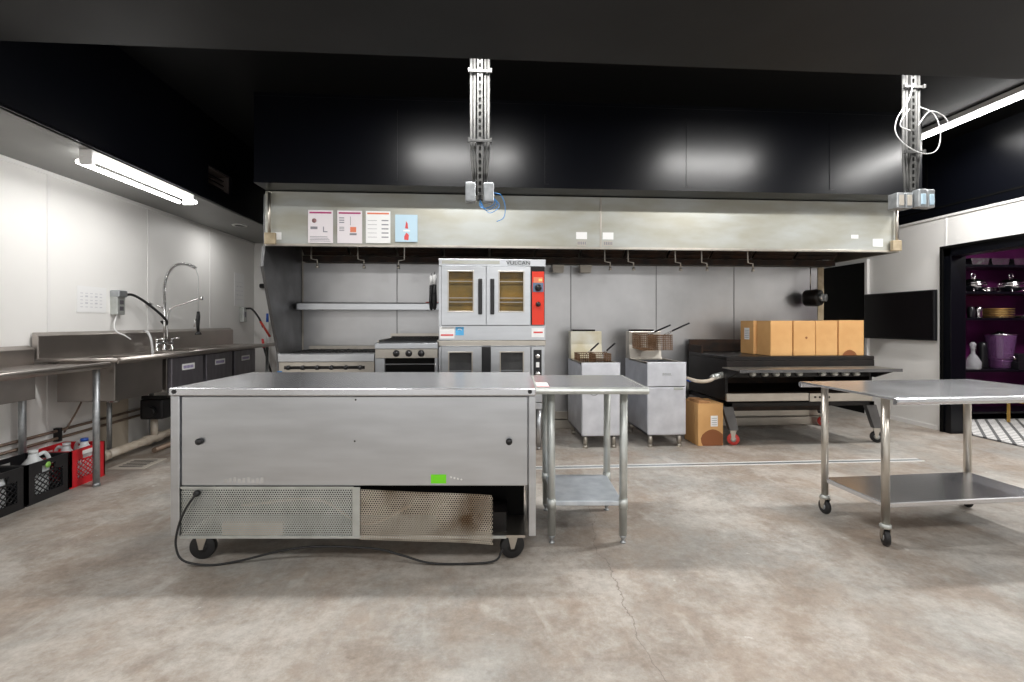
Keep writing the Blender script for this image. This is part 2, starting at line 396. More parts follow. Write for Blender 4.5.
# ------------------------------------------------------------ exhaust hood
hd = thing('exhaust_hood', 'long stainless exhaust hood canopy under the black bulkhead', 'range hood', (0, 0, 0))
HX0, HX1, HY = -2.05, 4.38, 4.65
B(HX0, 1.208, HY, HY+.03, 2.0, 2.525).build('front_panel', hood_steel, hd, bev=.004)
B(1.212, HX1, HY, HY+.03, 2.0, 2.525).build('front_panel', hood_steel, hd, bev=.004)
b = MB(); b.box(HX0, HX1, HY-.012, HY, 2.0, 2.022).box(1.2, 1.22, HY-.004, HY, 2.02, 2.52); b.build('bottom_lip', steel_warm, hd, bev=.003)
B(HX0+.02, HX1-.02, HY+.03, YP-.013, 2.5, 2.525).build('top_plate', burnt, hd)
B(HX1-.03, HX1, HY+.03, YP-.013, 2.0, 2.5).build('end_panel', steel_warm, hd)
b = MB()
for i in range(12):
    x0 = HX0+.06+i*.528
    b.prism([(4.98, 2.44), (5.0, 2.46), (5.5, 2.05), (5.48, 2.03)], 'x', x0, x0+.5)
    for k in range(1, 9):
        yy = 4.98+.5*k/9; zz = 2.44-.41*k/9
        b.box(x0+.02, x0+.48, yy-.012, yy, zz-.012, zz)
b.build('grease_filter', burnt, hd)
b = MB(); b.box(HX0+.05, HX1-.05, 5.46, YP-.013, 1.955, 2.02); b.build('grease_gutter', burnt, hd)
b = MB(); b.prism([(4.65, 2.0), (4.61, 1.80), (4.96, .96), (4.98, 0), (5.585, 0), (5.585, 2.5), (4.68, 2.5), (4.68, 2.0)], 'x', HX0-.03, HX0)
b.build('side_panel', steel_dark, hd, bev=.003)
for x, sx in ((HX0+.06, 1), (HX1-.05, -1)):
    B(x-.05, x+.05, HY-.05, HY-.012, 2.01, 2.12).build('junction_box', hood_grime, hd, bev=.006)
    MB().cyl((x-.01*sx, HY-.03, 2.12), (x-.01*sx, HY-.03, 2.5), .014).build('conduit', steel_warm, hd)
for x in (-1.76, -1.28, -.80, 1.36, 1.62, 2.15, 2.45, 2.98):
    b = MB(); k = .06 if random.random() < .6 else -.06
    b.tube([(x, 5.05, 2.3), (x, 5.05, 1.93), (x+k, 5.05, 1.92), (x+k, 5.05, 1.87)], .008, 8); b.lathe([(.008, 0), (.016, -.01), (.018, -.035), (0, -.035)], (x+k, 5.05, 1.87), 10)
    b.build('nozzle', steel_warm, hd)
for x in (.90, 1.22):
    b = MB(); b.prism([(x-.07, 1.93), (x+.07, 1.93), (x+.06, 1.84), (x-.06, 1.84)], 'y', 5.35, 5.44); b.build('hood_light', brown_box, hd, bev=.005)
b = MB(); b.box(-2.0, -1.9, HY-.004, HY, 2.06, 2.13); b.build('sticker', paper, hd)
# stickers on the hood
for x in (1.03, 1.30):
    B(x-.07, x+.04, HY-.003, HY, 2.10, 2.17).build('sticker', paper, hd)
    B(x-.06, x+.03, HY-.003, HY, 2.035, 2.085).build('sticker', brown_box, hd)
    b = MB()
    for k in range(5): b.box(x-.055+k*.018, x-.045+k*.018, HY-.005, HY-.003, 2.045, 2.075)
    b.build('print', ink_grey, hd)
B(3.86, 3.94, HY-.003, HY, 2.14, 2.18).build('sticker', paper, hd)
B(4.10, 4.21, HY-.003, HY, 2.06, 2.14).build('sticker', paper, hd)

def poster(name, label, px, w, z0, z1, base, head, deco):
    t = thing(name, label, 'poster', (px, HY-.0155, z0), 0, None); h = z1-z0
    B(-w/2, w/2, 0, .003, 0, h).build('sheet', base, t)
    if head: B(-w*.44, w*.44, -.0012, 0, h*.90, h*.95).build('heading', head, t)
    deco(t, w, h); return t
def deco_a(t, w, h):
    b = MB()
    for r in range(4): b.box(-w*.42, w*.4-r*.01, -.001, 0, h*(.05+r*.045), h*(.065+r*.045))
    b.box(-w*.40, -w*.12, -.001, 0, h*.42, h*.50)
    b.box(w*.1, w*.14, -.001, 0, h*.35, h*.5); b.box(w*.1, w*.28, -.001, 0, h*.33, h*.36); b.build('print', ink_grey, t)
    b = MB(); b.lathe([(0, 0), (.022, .001), (0, .0015)], (-w*.25, -.002, h*.68), 14, 'y'); b.build('picture', mat('print_brown', (.35, .2, .2), .6), t)
def deco_b(t, w, h):
    b = MB()
    for r in range(3): B(-w*.42, -w*.22, -.001, 0, h*(.62+r*.07), h*(.65+r*.07)).build('print', ink_grey, t)
    for r in range(3): B(-w*.42, -w*.22, -.001, 0, h*(.38+r*.05), h*(.40+r*.05)).build('print', ink_grey, t)
    B(w*.02, w*.04, -.001, 0, h*.55, h*.82).build('print', ink_grey, t)
    b = MB(); b.box(w*.02, w*.26, -.001, 0, h*.34, h*.5); b.build('picture', ink_orange, t)
    B(-.0, w*.28, -.001, 0, h*.25, h*.31).build('picture', ink_grey, t)
def deco_c(t, w, h):
    b = MB()
    for r in range(5): b.box(w*.14, w*.42, -.001, 0, h*(.17+r*.13), h*(.205+r*.13)).box(-w*.42, -w*.05, -.001, 0, h*(.18+r*.13), h*(.19+r*.13))
    b.build('print', ink_grey, t)
def deco_d(t, w, h):
    MB().prism([(-.02, h*.08), (.02, h*.06), (.025, h*.25), (0, h*.34), (-.02, h*.2)], 'y', -.0012, 0).build('picture', ink_red, t)
    MB().prism([(-.012, h*.5), (.018, h*.48), (.012, h*.68), (-.002, h*.76)], 'y', -.0012, 0).build('picture', ink_red, t)
    B(-.03, .035, -.0012, 0, h*.38, h*.44).build('print', paper, t)
poster('poster', 'white instruction sheet on the hood, leftmost, with pink heading and a grey diagram', -1.53, .235, 2.03, 2.345, paper_pink, ink_pink, deco_a)
poster('poster', 'white instruction sheet on the hood with dark magenta heading and orange picture', -1.255, .235, 2.03, 2.345, paper_pink, ink_pink, deco_b)
poster('poster', 'white sheet on the hood with orange heading and five rows', -.985, .235, 2.035, 2.345, paper, ink_orange, deco_c)
poster('poster', 'light blue sheet on the hood with a red picture', -.715, .215, 2.05, 2.315, paper_blue, None, deco_d)

# ------------------------------------------------------------ hanging conduit drops
def drop(label, x, cubes):
    t = thing('conduit_drop', label, 'electrical conduit', (x, 3.4, 2.15))
    H = 1.2
    b = MB(); # perforated strut channel
    z = .0
    while z < H-.01:
        b.box(-.02, -.009, -.02, -.017, z, z+.05).box(.009, .02, -.02, -.017, z, z+.05).box(-.009, .009, -.02, -.017, z+.032, z+.05); z += .05
    b.box(-.02, -.0175, -.017, .02, 0, H).box(.0175, .02, -.017, .02, 0, H); b.box(-.02, .02, .018, .02, 0, H)
    b.build('strut', galv_dull, t)
    for dx in (-.062, -.038, .038, .062):
        MB().tube([(dx*.75, .0, .12), (dx*.8, 0, .2), (dx, 0, .36), (dx, 0, H)], .0105, 10).build('conduit', galv_dull, t)
    for z in (.42, .92):
        b = MB(); b.box(-.085, .085, -.028, -.022, z-.01, z+.01).box(-.085, -.07, -.04, -.02, z-.016, z+.016).box(.07, .085, -.04, -.02, z-.016, z+.016); b.build('clamp', galv_dull, t, bev=.002)
    for (x0, x1, y0, y1) in cubes:
        bx = B(x0, x1, y0, y1, -.02, .12).build('outlet_box', galv, t, bev=.012, seg=3)
    return t
d1 = drop('galvanized conduit drop with blue wires hanging above the prep table', 0, [(-.105, -.03, -.045, .045), (.025, .1, -.045, .045)])
b = MB()
for k, (r, w) in enumerate(((.06, .01), (.075, .03), (.05, -.01))):
    b.tube(spline([(.0, 0, 0), (.01+w, -.02, -r), (.05+w, -.03, -r*1.3), (.11+w, -.01, -r*.6), (.10, .0, .02)], 8), .0028, 6)
b.tube(spline([(.09, -.02, .05), (.15, -.03, .03), (.18, -.03, -.05), (.17, -.03, -.13), (.12, -.03, -.16)], 8), .0028, 6)
b.build('wire', blue_wire, d1)
d2 = drop('galvanized conduit drop with outlet boxes hanging in front of right hood end', 3.31, [(-.03, .035, -.1, -.03), (.045, .11, -.09, -.02)])
for x0 in (-.165, -.10):
    B(x0, x0+.06, -.06, .03, -.02, .10).build('outlet_box', galv, d2, bev=.008)
for k, x0 in enumerate((-.153, -.088)): B(x0, x0+.036, -.064, -.06, .0, .08).build('outlet', brown_box, d2, bev=.003)
for x0 in (-.017, .06): B(x0, x0+.036, -.106 if x0 < 0 else -.096, -.1 if x0 < 0 else -.09, .0, .08).build('outlet', paper_blue, d2, bev=.003)
b = MB()
b.tube(spline([(-.02, -.04, .93), (-.07, -.05, .80), (-.16, -.05, .66), (-.17, -.05, .55), (-.09, -.05, .46), (.05, -.05, .40), (.16, -.05, .43), (.19, -.05, .56), (.14, -.05, .70), (.03, -.04, .76)], 8), .0035, 6)
b.tube(spline([(-.05, -.04, .74), (-.12, -.05, .66), (-.13, -.05, .6), (-.05, -.05, .57)], 8), .0035, 6)
b.tube(spline([(.02, -.04, .62), (.10, -.05, .72), (.2, -.05, .70), (.26, -.05, .64)], 8), .0035, 6)
b.build('cable', grey_wire, d2)

# ------------------------------------------------------------ casters
def caster(parent, x, y, R=.06, w=.03, rz=0., plate=.0, top=.14, wm=None, rim=None):
    c = MB(); c.prism([(-.03, top), (.03, top), (.012, R-.012), (-.006, R-.012)], 'x', -w/2-.006, -w/2-.002)
    c.prism([(-.03, top), (.03, top), (.012, R-.012), (-.006, R-.012)], 'x', w/2+.002, w/2+.006); c.box(-w/2-.006, w/2+.006, -.03, .03, top-.004, top)
    c.xf(Matrix.Translation((x, y, 0)) @ Matrix.Rotation(rz, 4, 'Z')); f = c.build('caster', steel_warm, parent)
    q = MB(); q.lathe([(R*.3, -w/2), (R*.93, -w/2), (R, -w/2+.006), (R, w/2-.006), (R*.93, w/2), (R*.3, w/2)], (0, 0, R), 28, 'x')
    q.xf(Matrix.Translation((x, y, 0)) @ Matrix.Rotation(rz, 4, 'Z')); q.build('wheel', wm or black_rubber, f)
    q = MB(); q.lathe([(.0, -w/2-.004), (R*.45, -w/2-.001), (R*.45, w/2+.001), (0, w/2+.004)], (0, 0, R), 20, 'x')
    q.xf(Matrix.Translation((x, y, 0)) @ Matrix.Rotation(rz, 4, 'Z')); q.build('hub', rim or galv, f)
    return f

# ------------------------------------------------------------ refrigerated prep table (foreground)
TH = math.radians(-3.9)
fr = thing('refrigerated_worktable', 'large stainless refrigerated worktable with perforated lower grille on black casters', 'refrigerated table', (-.635, 2.89, 0), TH)
B(-.955, .955, -.40, .39, .886, .926).build('worktop', steel_top, fr, bev=.006)
b = MB(); b.box(-.945, .945, -.33, .38, .41, .884); b.build('cabinet', steel, fr, bev=.003)
B(-.905, .913, -.375, -.34, .41, .880).build('front_panel', steel, fr, bev=.005)
B(-.955, -.908, -.385, .38, .15, .884).build('end_panel', steel, fr, bev=.004)
B(.917, .955, -.385, .38, .15, .884).build('end_panel', steel, fr, bev=.004)
for x in (-.925, .923): MB().lathe([(.011, 0), (.011, .004), (0, .005)], (x, -.4045, .908), 14, 'y').build('bolt', black_rubber, fr)
for x in (-.805, .815):
    MB().lathe([(0, -.022), (.017, -.018), (.017, -.004), (.010, 0)], (x, -.375, .645), 14, 'y').build('latch_knob', black_plastic, fr)
for (x, z) in ((.01, .862), (.005, .645)): MB().lathe([(0, -.002), (.005, -.001), (.005, 0)], (x, -.375, z), 8, 'y').build('screw_hole', black_rubber, fr)
B(.405, .485, -.3775, -.375, .424, .470).build('green_sticker', green_tag, fr)
b = MB()
for k in range(4): b.lathe([(0, -.0012), (.006-.001*k, -.001), (.006, 0)], (.51+.018*k, -.375, .455-.004*k), 7, 'y')
b.build('residue', paper, fr)
b = MB()
for k in range(9): b.box(-.68+k*.024, -.664+k*.024, -.3758, -.375, .425, .445+.005*(k % 3))
b.build('faded_print', mat('faded_print', (.6, .6, .6), .5, .6), fr)
def perforated(w, h, pitch, warp):
    b = MB(); nx = int(w/pitch); nz = int(h/(pitch*.87)); px = w/nx; pz = h/nz
    vs = []; fs = []
    for j in range(nz):
        for i in range(nx):
            off = px/2 if j % 2 else 0
            if j % 2 and i == nx-1: continue
            cx, cz = (i+.5)*px+off, (j+.5)*pz; n0 = len(vs); r = px*.33
            for k in range(4):
                q = PI/4+k*PI/2; vs.append(warp(cx+px/2*(1 if math.cos(q) > 0 else -1), cz+pz/2*(1 if math.sin(q) > 0 else -1)))
            for k in range(4):
                q = PI/4+k*PI/2; vs.append(warp(cx+r*math.cos(q)*1.15, cz+r*math.sin(q)*1.15))
            for k in range(4): l = (k+1) % 4; fs.append((n0+k, n0+l, n0+4+l, n0+4+k))
    b.add(vs, fs); return b
perforated(.90, .255, .0125, lambda x, z: (-.903+x, -.378, .150+z)).build('grille', galv_light, fr)
b = MB(); b.box(-.005, .035, -.383, -.376, .142, .405); b.box(-.905, .80, -.384, -.374, .138, .152); b.box(-.905, -.0, -.382, -.376, .398, .408); b.build('grille_frame', galv_light, fr)
perforated(.695, .262, .0125, lambda x, z: (.035+x, -.386-.02*math.sin(x*9)*max(0, x-.2)-.05*max(0, x-.4)*(1-z/.262), .134-.03*x+z*(1-.06*x))).build('grille', rusty, fr)
B(-.9, .9, -.1, -.09, .146, .41).build('shade_backing', black_matte, fr)  # black sheet added to stand for the shade behind the grille holes
b = MB(); b.box(-.90, .90, -.36, .36, .131, .145); b.build('bottom_tray', steel_warm, fr)
b = MB(); b.box(.62, .80, -.32, -.14, .146, .25).lathe([(0, 0), (.07, 0), (.075, .05), (.06, .1), (0, .12)], (.48, -.24, .146), 20); b.build('compressor', black_metal, fr)
B(-.70, -.38, -.36, -.34, .135, .21).build('insulation', mat('foam_beige', (.62, .52, .42), .8), fr)
b = MB(); b.tube(spline([(-.6, -.35, .30), (-.2, -.35, .33), (.05, -.35, .2), (.3, -.35, .3)], 8), .008, 8); b.build('copper_line', pipe_brown, fr)
for x, y, a in ((-.83, -.31, PI/2+.12), (.83, -.30, PI/2+.3), (-.82, .30, PI/2), (.82, .30, PI/2)): caster(fr, x, y, .066, .036, a, top=.13, rim=black_rubber)
b = MB(); b.tube(spline([(-.815, -.392, .375), (-.86, -.41, .30), (-.895, -.415, .20), (-.90, -.42, .11), (-.86, -.42, .04), (-.74, -.40, .008), (-.6, -.37, .015), (-.40, -.36, .06), (-.2, -.36, .085), (.1, -.37, .08), (.25, -.38, .05), (.4, -.39, .014), (.6, -.39, .010), (.74, -.38, .02), (.78, -.36, .07)], 8), .0055, 8)
b.lathe([(0, -.02), (.016, -.018), (.016, 0)], (-.815, -.378, .375), 12, 'y'); b.build('power_cord', black_rubber, fr)

# ------------------------------------------------------------ small work table
st = thing('work_table', 'small galvanized worktable with undershelf beside the refrigerated table', 'table', (.645, 2.905, 0), TH)
b = MB(); b.prism([(-.315, .866), (-.328, .872), (-.332, .885), (-.326, .897), (-.313, .902), (.313, .902), (.326, .897), (.328, .885), (.313, .866), (.30, .866), (.30, .885), (-.30, .885), (-.30, .866)], 'x', -.3175, .3175)
b.build('tabletop', galv_light, st)
B(-.30, .30, -.29, .29, .9025, .9035).build('top_sheet', steel_top, st)
for sx in (-1, 1):
    for sy in (-1, 1):
        l = MB().cyl((sx*.205-.012, sy*.235, .045), (sx*.21-.012, sy*.235, .866), .0225, n=18).build('leg', galv_light, st)
        b = MB(); b.lathe([(.0225, .047), (.017, .03), (.010, .02), (.010, .008), (.017, .006), (.017, 0)], (sx*.205-.012, sy*.235, 0), 14); b.build('foot', galv, l)
        b = MB(); b.cyl((sx*.206-.012, sy*.235, .195), (sx*.207-.012, sy*.235, .255), .026); b.build('shelf_collar', galv_light, l)
B(-.217, .193, -.235, .235, .21, .24).build('undershelf', shelf_galv, st, bev=.006)
B(-.305, -.235, -.3, -.10, .9037, .9045).build('sticker', paper, st); B(-.305, -.235, -.3, -.27, .9046, .905).build('sticker_stripe', mat('pink_stripe', (.75, .3, .32), .5), st)

# ------------------------------------------------------------ right rolling table
rt = thing('rolling_table', 'shiny stainless worktable on casters at right with undershelf', 'table', (2.812, 2.766, 0), math.radians(2.1))
b = MB(); b.prism([(-.355, .82), (-.371, .825), (-.377, .84), (-.371, .855), (-.355, .86), (.355, .86), (.371, .855), (.377, .84), (.371, .825), (.355, .82), (.345, .82), (.345, .845), (-.345, .845), (-.345, .82)], 'x', -.595, .71)
b.build('tabletop', steel_top, rt, bev=.004)
for sx in (-1, 1):
    for sy in (-1, 1):
        x, y = sx*.54+(.02 if sx < 0 else 0), sy*.225
        l = MB().cyl((x, y, .125), (x, y, .845), .021, n=18).build('leg', steel_warm, rt)
        MB().lathe([(.020, .125), (.028, .12), (.030, .105), (.022, .098)], (x, y, 0), 16).build('socket', galv_light, l)
        caster(rt, x, y, .048, .026, random.uniform(-.5, .5), top=.105)
B(-.525, .545, -.225, .225, .21, .24).build('undershelf', steel_top, rt, bev=.005)

# ------------------------------------------------------------ fryers
def fryer(label, x0, x1, emblem):
    w = x1-x0; t = thing('deep_fryer', label, 'fryer', ((x0+x1)/2, 4.62, 0)); h = w/2; D = .73
    b = MB(); b.box(-h, -h+.015, .01, D, .13, .855).box(h-.015, h, .01, D, .13, .855).box(-h, h, D-.015, D, .13, .855).box(-h, h, .01, D, .13, .15); b.build('cabinet', steel_fryer, t, bev=.003)
    B(-h-.002, h+.002, -.002, .03, .62, .865).build('front_panel', steel_fryer, t, bev=.006)
    d = B(-h+.004, h-.004, 0, .02, .14, .612).build('door', steel_fryer, t, bev=.005)
    if emblem:
        B(.07, h-.035, -.006, .0, .585, .61).build('handle', galv_light, d, bev=.003)
        b = MB()
        for k in range(6): b.box(-.045+k*.015, -.036+k*.015, -.0045, -.002, .735+.003*(k % 2), .752+.004*((k+1) % 2))
        b.box(-.05, .05, -.004, -.002, .728, .731); b.build('nameplate', galv, t)
    else:
        b = MB(); b.tube(arc((-.07, -.004, .595), .055, PI*1.12, PI*1.88, 8), .005, 6); b.build('handle', galv, d)
        b = MB()
        for xx in (-.05, .09): b.tube([(xx-.022, -.004, .635), (xx-.02, -.012, .615), (xx+.0, -.014, .608), (xx+.02, -.012, .615), (xx+.022, -.004, .635)], .003, 6)
        b.build('drain_hook', chrome, t)
    b = MB(); b.box(-h, -h+.03, .03, .56, .845, .862).box(h-.03, h, .03, .56, .845, .862).box(-h, h, .03, .09, .845, .862).box(-h, h, .53, .6, .845, .862); b.build('top_rim', steel_warm, t)
    b = MB(); b.box(-h+.03, h-.03, .09, .53, .70, .71); b.build('oil_tank', black_metal, t)
    b = MB(); b.prism([(.56, .85), (.60, 1.02), (.60, 1.165), (.72, 1.165), (.72, .85)], 'x', -h+.005, h-.03); b.build('flue_riser', steel_warm if emblem else mat('riser_yellowed', (.74, .73, .66), .4, .5, col2=(.6, .54, .38), scale=5), t, bev=.004)
    B(-h+.03, h-.10, .62, .70, 1.166, 1.185).build('flue_cap', black_metal, t)
    for sx in (-1, 1):
        for y in (.06, D-.06):
            b = MB(); b.cyl((sx*(h-.05), y, .03), (sx*(h-.05), y, .13), .022).lathe([(.025, 0), (.025, .02), (.016, .035), (0, .035)], (sx*(h-.05), y, 0), 14); b.build('leg', steel_warm, t)
    b = MB(); b.box(-h+.01, h-.01, .03, .06, .125, .145); b.build('bottom_rail', burnt, t)
    return t
fryer('stainless deep fryer nearest the stacked ovens, lower baskets inside', 1.01, 1.40, False)
fryer('stainless deep fryer left of the floor box, baskets hung high', 1.68, 2.08, True)
def basket(label, loc, tilt, hx=.06, group='wire fry baskets'):
    t = thing('fry_basket', label, 'fryer basket', loc, 0, group)
    b = MB(); w, d, h = .08, .14, .16
    def wire(a, c, r=.0022): b.tube([a, c], r, 5, caps=False)
    for k in range(9):
        q = -w+2*w*k/8
        wire((q, -d, 0), (q, -d, h)); wire((q, d, 0), (q, d, h)); wire((q, -d, 0), (q, d, 0))
    for k in range(1, 15):
        q = -d+2*d*k/15
        wire((-w, q, 0), (-w, q, h)); wire((w, q, 0), (w, q, h)); wire((-w, q, 0), (w, q, 0))
    for z in [h*k/7 for k in range(8)]:
        rr = .0045 if z >= h-.001 else .0022
        wire((-w, -d, z), (w, -d, z), rr); wire((-w, d, z), (w, d, z), rr); wire((-w, -d, z), (-w, d, z), rr); wire((w, -d, z), (w, d, z), rr)
    M = Matrix.Rotation(tilt, 4, 'X')
    b.xf(M); b.build('wire_basket', wire_brown, t)
    b = MB()
    p = [(-.02, -d, h), (-.012+hx*.25, -d-.04, h+.03), (hx*.6, -d-.09, h+.065), (.012+hx*.25, -d-.04, h+.03), (.02, -d, h)]
    b.tube(p, .004, 6); b.xf(M); hnd = b.build('handle', chrome, t)
    b = MB(); b.tube([(hx*.35, -d-.055, h+.042), (hx*1.2, -d-.17, h+.12)], .009, 8); b.xf(M); b.build('grip', black_rubber, hnd)
    return t
basket('wire fry basket, left one resting in the fryer nearest the ovens', (1.12, 4.98, .775), 0)
basket('wire fry basket, right one resting in the fryer nearest the ovens', (1.29, 4.98, .775), 0)
basket('wire fry basket, left one hung high on the fryer by the floor box', (1.785, 5.03, .975), .05, .14)
basket('wire fry basket, right one hung high on the fryer by the floor box', (1.965, 5.01, .965), -.05, .16)

# ------------------------------------------------------------ convection ovens
def oven(name, label, z0, z1, upper):
    t = thing(name, label, 'oven', (.1225, 4.55, z0)); H = z1-z0; w = .5175
    B(-w+.01, w-.01, .05, .98, .0, H).build('body', steel, t, bev=.004)
    if upper:
        B(-w, w, 0, .05, H-.07, H).build('top_trim', steel, t, bev=.004)
        B(-w+.03, w-.45, -.003, 0, H-.05, H-.02).build('label_strip', hood_steel, t)
        B(w-.375, w-.16, -.004, 0, H-.062, H-.012).build('nameplate', galv, t, bev=.001)
        text('VULCAN', .048, black_rubber, t, (w-.268, -.005, H-.038), sx=1.25)
        B(-w, w, 0, .05, 0, .145).build('bottom_trim', steel, t, bev=.004)
        B(-w+.01, -w+.15, -.003, 0, .02, .13).build('sticker', paper, t); B(-w+.02, -w+.14, -.004, -.003, .045, .06).build('print', ink_red, t)
        B(-w+.16, -w+.24, -.003, 0, .05, .13).build('sticker', mat('sticker_blue', (.10, .42, .75), .5), t)
        MB().tube(arc((-w+.2, -.004, .088), .022, .4, 2.7, 6), .003, 5).build('print', paper, t)
        B(w-.14, w-.015, -.003, 0, .03, .12).build('sticker', paper, t); B(w-.12, w-.03, -.004, -.003, .07, .085).build('print', ink_red, t)
        dz0, dz1, pane = .15, H-.075, amber
        wx = .16
    else:
        B(-w, w, 0, .05, H-.05, H).build('top_trim', steel_warm, t, bev=.004)
        B(-w, w, 0, .05, .0, .06).build('bottom_trim', steel, t, bev=.004)
        dz0, dz1, pane = .07, H-.06, dark_pane; wx = .15
    B(-w+.0, -w+.025, 0, .05, dz0, dz1).build('side_post', steel, t)
    xa, xb = -w+.03, w-.155; mid = (xa+xb)/2; gap = .004 if upper else .045
    for s, (a, c) in enumerate(((xa, mid-gap), (mid+gap, xb))):
        m = (a+c)/2+(-.028 if s == 0 else .028)*(1 if upper else .4); zc0, zc1 = dz0+(.13 if upper else .11), dz1-.05
        pw_ = .118 if upper else .11
        d = MB(); d.box(a, m-pw_, -.03, .03, dz0, dz1).box(m+pw_, c, -.03, .03, dz0, dz1).box(m-pw_, m+pw_, -.03, .03, dz0, zc0).box(m-pw_, m+pw_, -.03, .03, zc1, dz1)
        door = d.build('door', steel, t)
        B(m-pw_, m+pw_, .024, .03, zc0, zc1).build('window', pane, door)
        q = MB(); q.box(m-pw_, m+pw_, -.018, -.015, zc0, zc1); q.build('glass', clear, door)
        q = MB(); q.box(m-pw_-.008, m-pw_+.004, -.036, -.028, zc0-.008, zc1+.008).box(m+pw_-.004, m+pw_+.008, -.036, -.028, zc0-.008, zc1+.008).box(m-pw_, m+pw_, -.036, -.028, zc0-.008, zc0+.004).box(m-pw_, m+pw_, -.036, -.028, zc1-.004, zc1+.008)
        q.build('window_frame', steel_warm, door, bev=.002)
        q = MB()
        for zz in ((zc0+.09, zc0+.13, zc0+.29) if upper else (zc0+.06, zc0+.2)): q.box(m-pw_, m+pw_, -.005, .005, zz-.004, zz+.004)
        for k in range(10): q.box(m-pw_+.01+k*.02, m-pw_+.012+k*.02, .0, .02, zc0+.085, zc0+.09)
        q.build('rack', steel_warm if upper else galv, door)
        if upper:
            hx = mid-.058 if s == 0 else mid+.058
            q = MB(); q.box(hx-.019, hx+.019, -.075, -.052, dz0+.10, dz1-.12); q.box(hx-.012, hx+.012, -.055, -.03, dz0+.115, dz0+.14).box(hx-.012, hx+.012, -.055, -.03, dz1-.17, dz1-.145)
            q.build('handle', black_plastic, door, bev=.006)
    if not upper: B(mid-.043, mid+.043, -.028, .03, dz0, dz1).build('centre_strip', black_plastic, t, bev=.003)
    cx0, cx1 = w-.142, w-.012
    if upper:
        p = B(cx0, cx1, -.012, .05, dz0, dz1).build('control_panel', black_metal, t, bev=.003)
        B(cx0+.006, cx1-.006, -.016, -.012, dz0+.0, dz1-.045).build('faceplate', red_panel, p, bev=.002)
        for z, r in ((.36, .033), (.20, .024)):
            MB().lathe([(0, -.05), (r*.8, -.048), (r, -.03), (r, -.016)], ((cx0+cx1)/2, 0, dz0+.20+z-.20), 20, 'y').build('knob', black_plastic, p)
        B(cx0+.02, cx1-.02, -.019, -.016, dz1-.155, dz1-.10).build('switch', ink_orange, p, bev=.002)
        B(cx0+.07, cx0+.105, -.0205, -.019, dz1-.14, dz1-.115).build('indicator', mat('indicator', (.9, .6, .2), .4), p)
        B(cx0+.012, cx1-.012, -.0175, -.016, dz0+.32, dz0+.41).build('dial_plate', mat('dial_blue', (.12, .18, .28), .4), p)
    else:
        p = B(cx0, cx1, -.01, .05, dz0, dz1).build('control_panel', steel, t, bev=.003)
        B(cx0+.02, cx1-.03, -.014, -.01, dz1-.36, dz1-.03).build('faceplate', black_plastic, p, bev=.012)
        for z in (-.09, -.26): MB().lathe([(0, -.04), (.02, -.038), (.026, -.014)], ((cx0+cx1)/2-.005, 0, dz1+z), 18, 'y').build('knob', chrome, p)
        B((cx0+cx1)/2-.02, (cx0+cx1)/2+.012, -.02, -.014, dz1-.20, dz1-.15).build('switch', paper, p, bev=.003)
    return t
lo = oven('convection_oven', 'lower stainless convection oven with grey windows and black control strip', .42, 1.09, False)
for sx in (-1, 1):
    for y in (.1, .9):
        b = MB(); b.cyl((sx*.46, y, -.39), (sx*.46, y, 0), .028).lathe([(.02, -.42), (.02, -.39), (0, -.385)], (sx*.46, y, 0), 14); b.build('leg', steel, lo)
oven('convection_oven', 'upper convection oven with amber windows and red control panel', 1.092, 1.88, True)

# oven mitts hanging at the oven's side
for i, (y, nm) in enumerate(((4.74, 'black oven mitt with white cuff hanging beside the upper oven, nearer one'), (4.86, 'black oven mitt with white cuff hanging beside the upper oven, farther one'))):
    t = thing('oven_mitt', nm, 'oven mitt', (-.452-.045*i, y, 1.39), 0, 'oven mitts hanging by the oven')
    x0 = -.03
    b = MB(); b.tube([(0, 0, .0), (0, 0, .02), (0, 0, .10), (.0, 0, .2), (0, 0, .26)], [.014, .034, .042, .036, .032], 14)
    b.xf(Matrix.Diagonal((.55, 1, 1, 1))); b.build('hand', black_rubber, t)
    b = MB(); b.tube([(0, -.03, .16), (0, -.055, .13), (0, -.068, .09), (0, -.068, .07)], [.018, .018, .015, .008], 10); b.xf(Matrix.Diagonal((.6, 1, 1, 1))); b.build('thumb', black_rubber, t)
    b = MB(); b.tube([(0, 0, .255), (0, 0, .35)], [.033, .038], 14); b.xf(Matrix.Diagonal((.55, 1, 1, 1))); b.build('cuff', paper, t)
    MB().tube(arc((.0, 0, .365), .016, 0, 2*PI, 12, 'yz')[:-1], .002, 6, closed=True).build('loop', black_rubber, t)

# ------------------------------------------------------------ range
rg = thing('gas_range', 'low stainless gas range at the left end of cook line', 'stove', (-1.475, 4.65, 0))
B(-.45, .45, .03, .85, .15, .90).build('body', steel, rg, bev=.004)
B(-.455, .455, -.02, .10, .885, .965).build('front_rail', steel, rg, bev=.008)
B(-.45, .45, 0, .03, .76, .884).build('knob_panel', steel_warm, rg, bev=.003)
B(-.40, .36, -.004, 0, .815, .845).build('knob_slot', black_metal, rg)
for k in range(6): MB().lathe([(0, -.035), (.018, -.033), (.024, -.004)], (-.36+k*.135, 0, .83), 14, 'y').build('knob', black_plastic, rg)
d = B(-.42, .42, 0, .03, .2, .745).build('oven_door', steel, rg, bev=.005)
MB().tube([(-.32, 0, .68), (-.32, -.05, .68), (.32, -.05, .68), (.32, 0, .68)], .012, 10).build('handle', chrome, d)
B(-.46, -.42, -.006, 0, .775, .80).build('tag', mat('tag_blue', (.05, .2, .5), .4), rg)
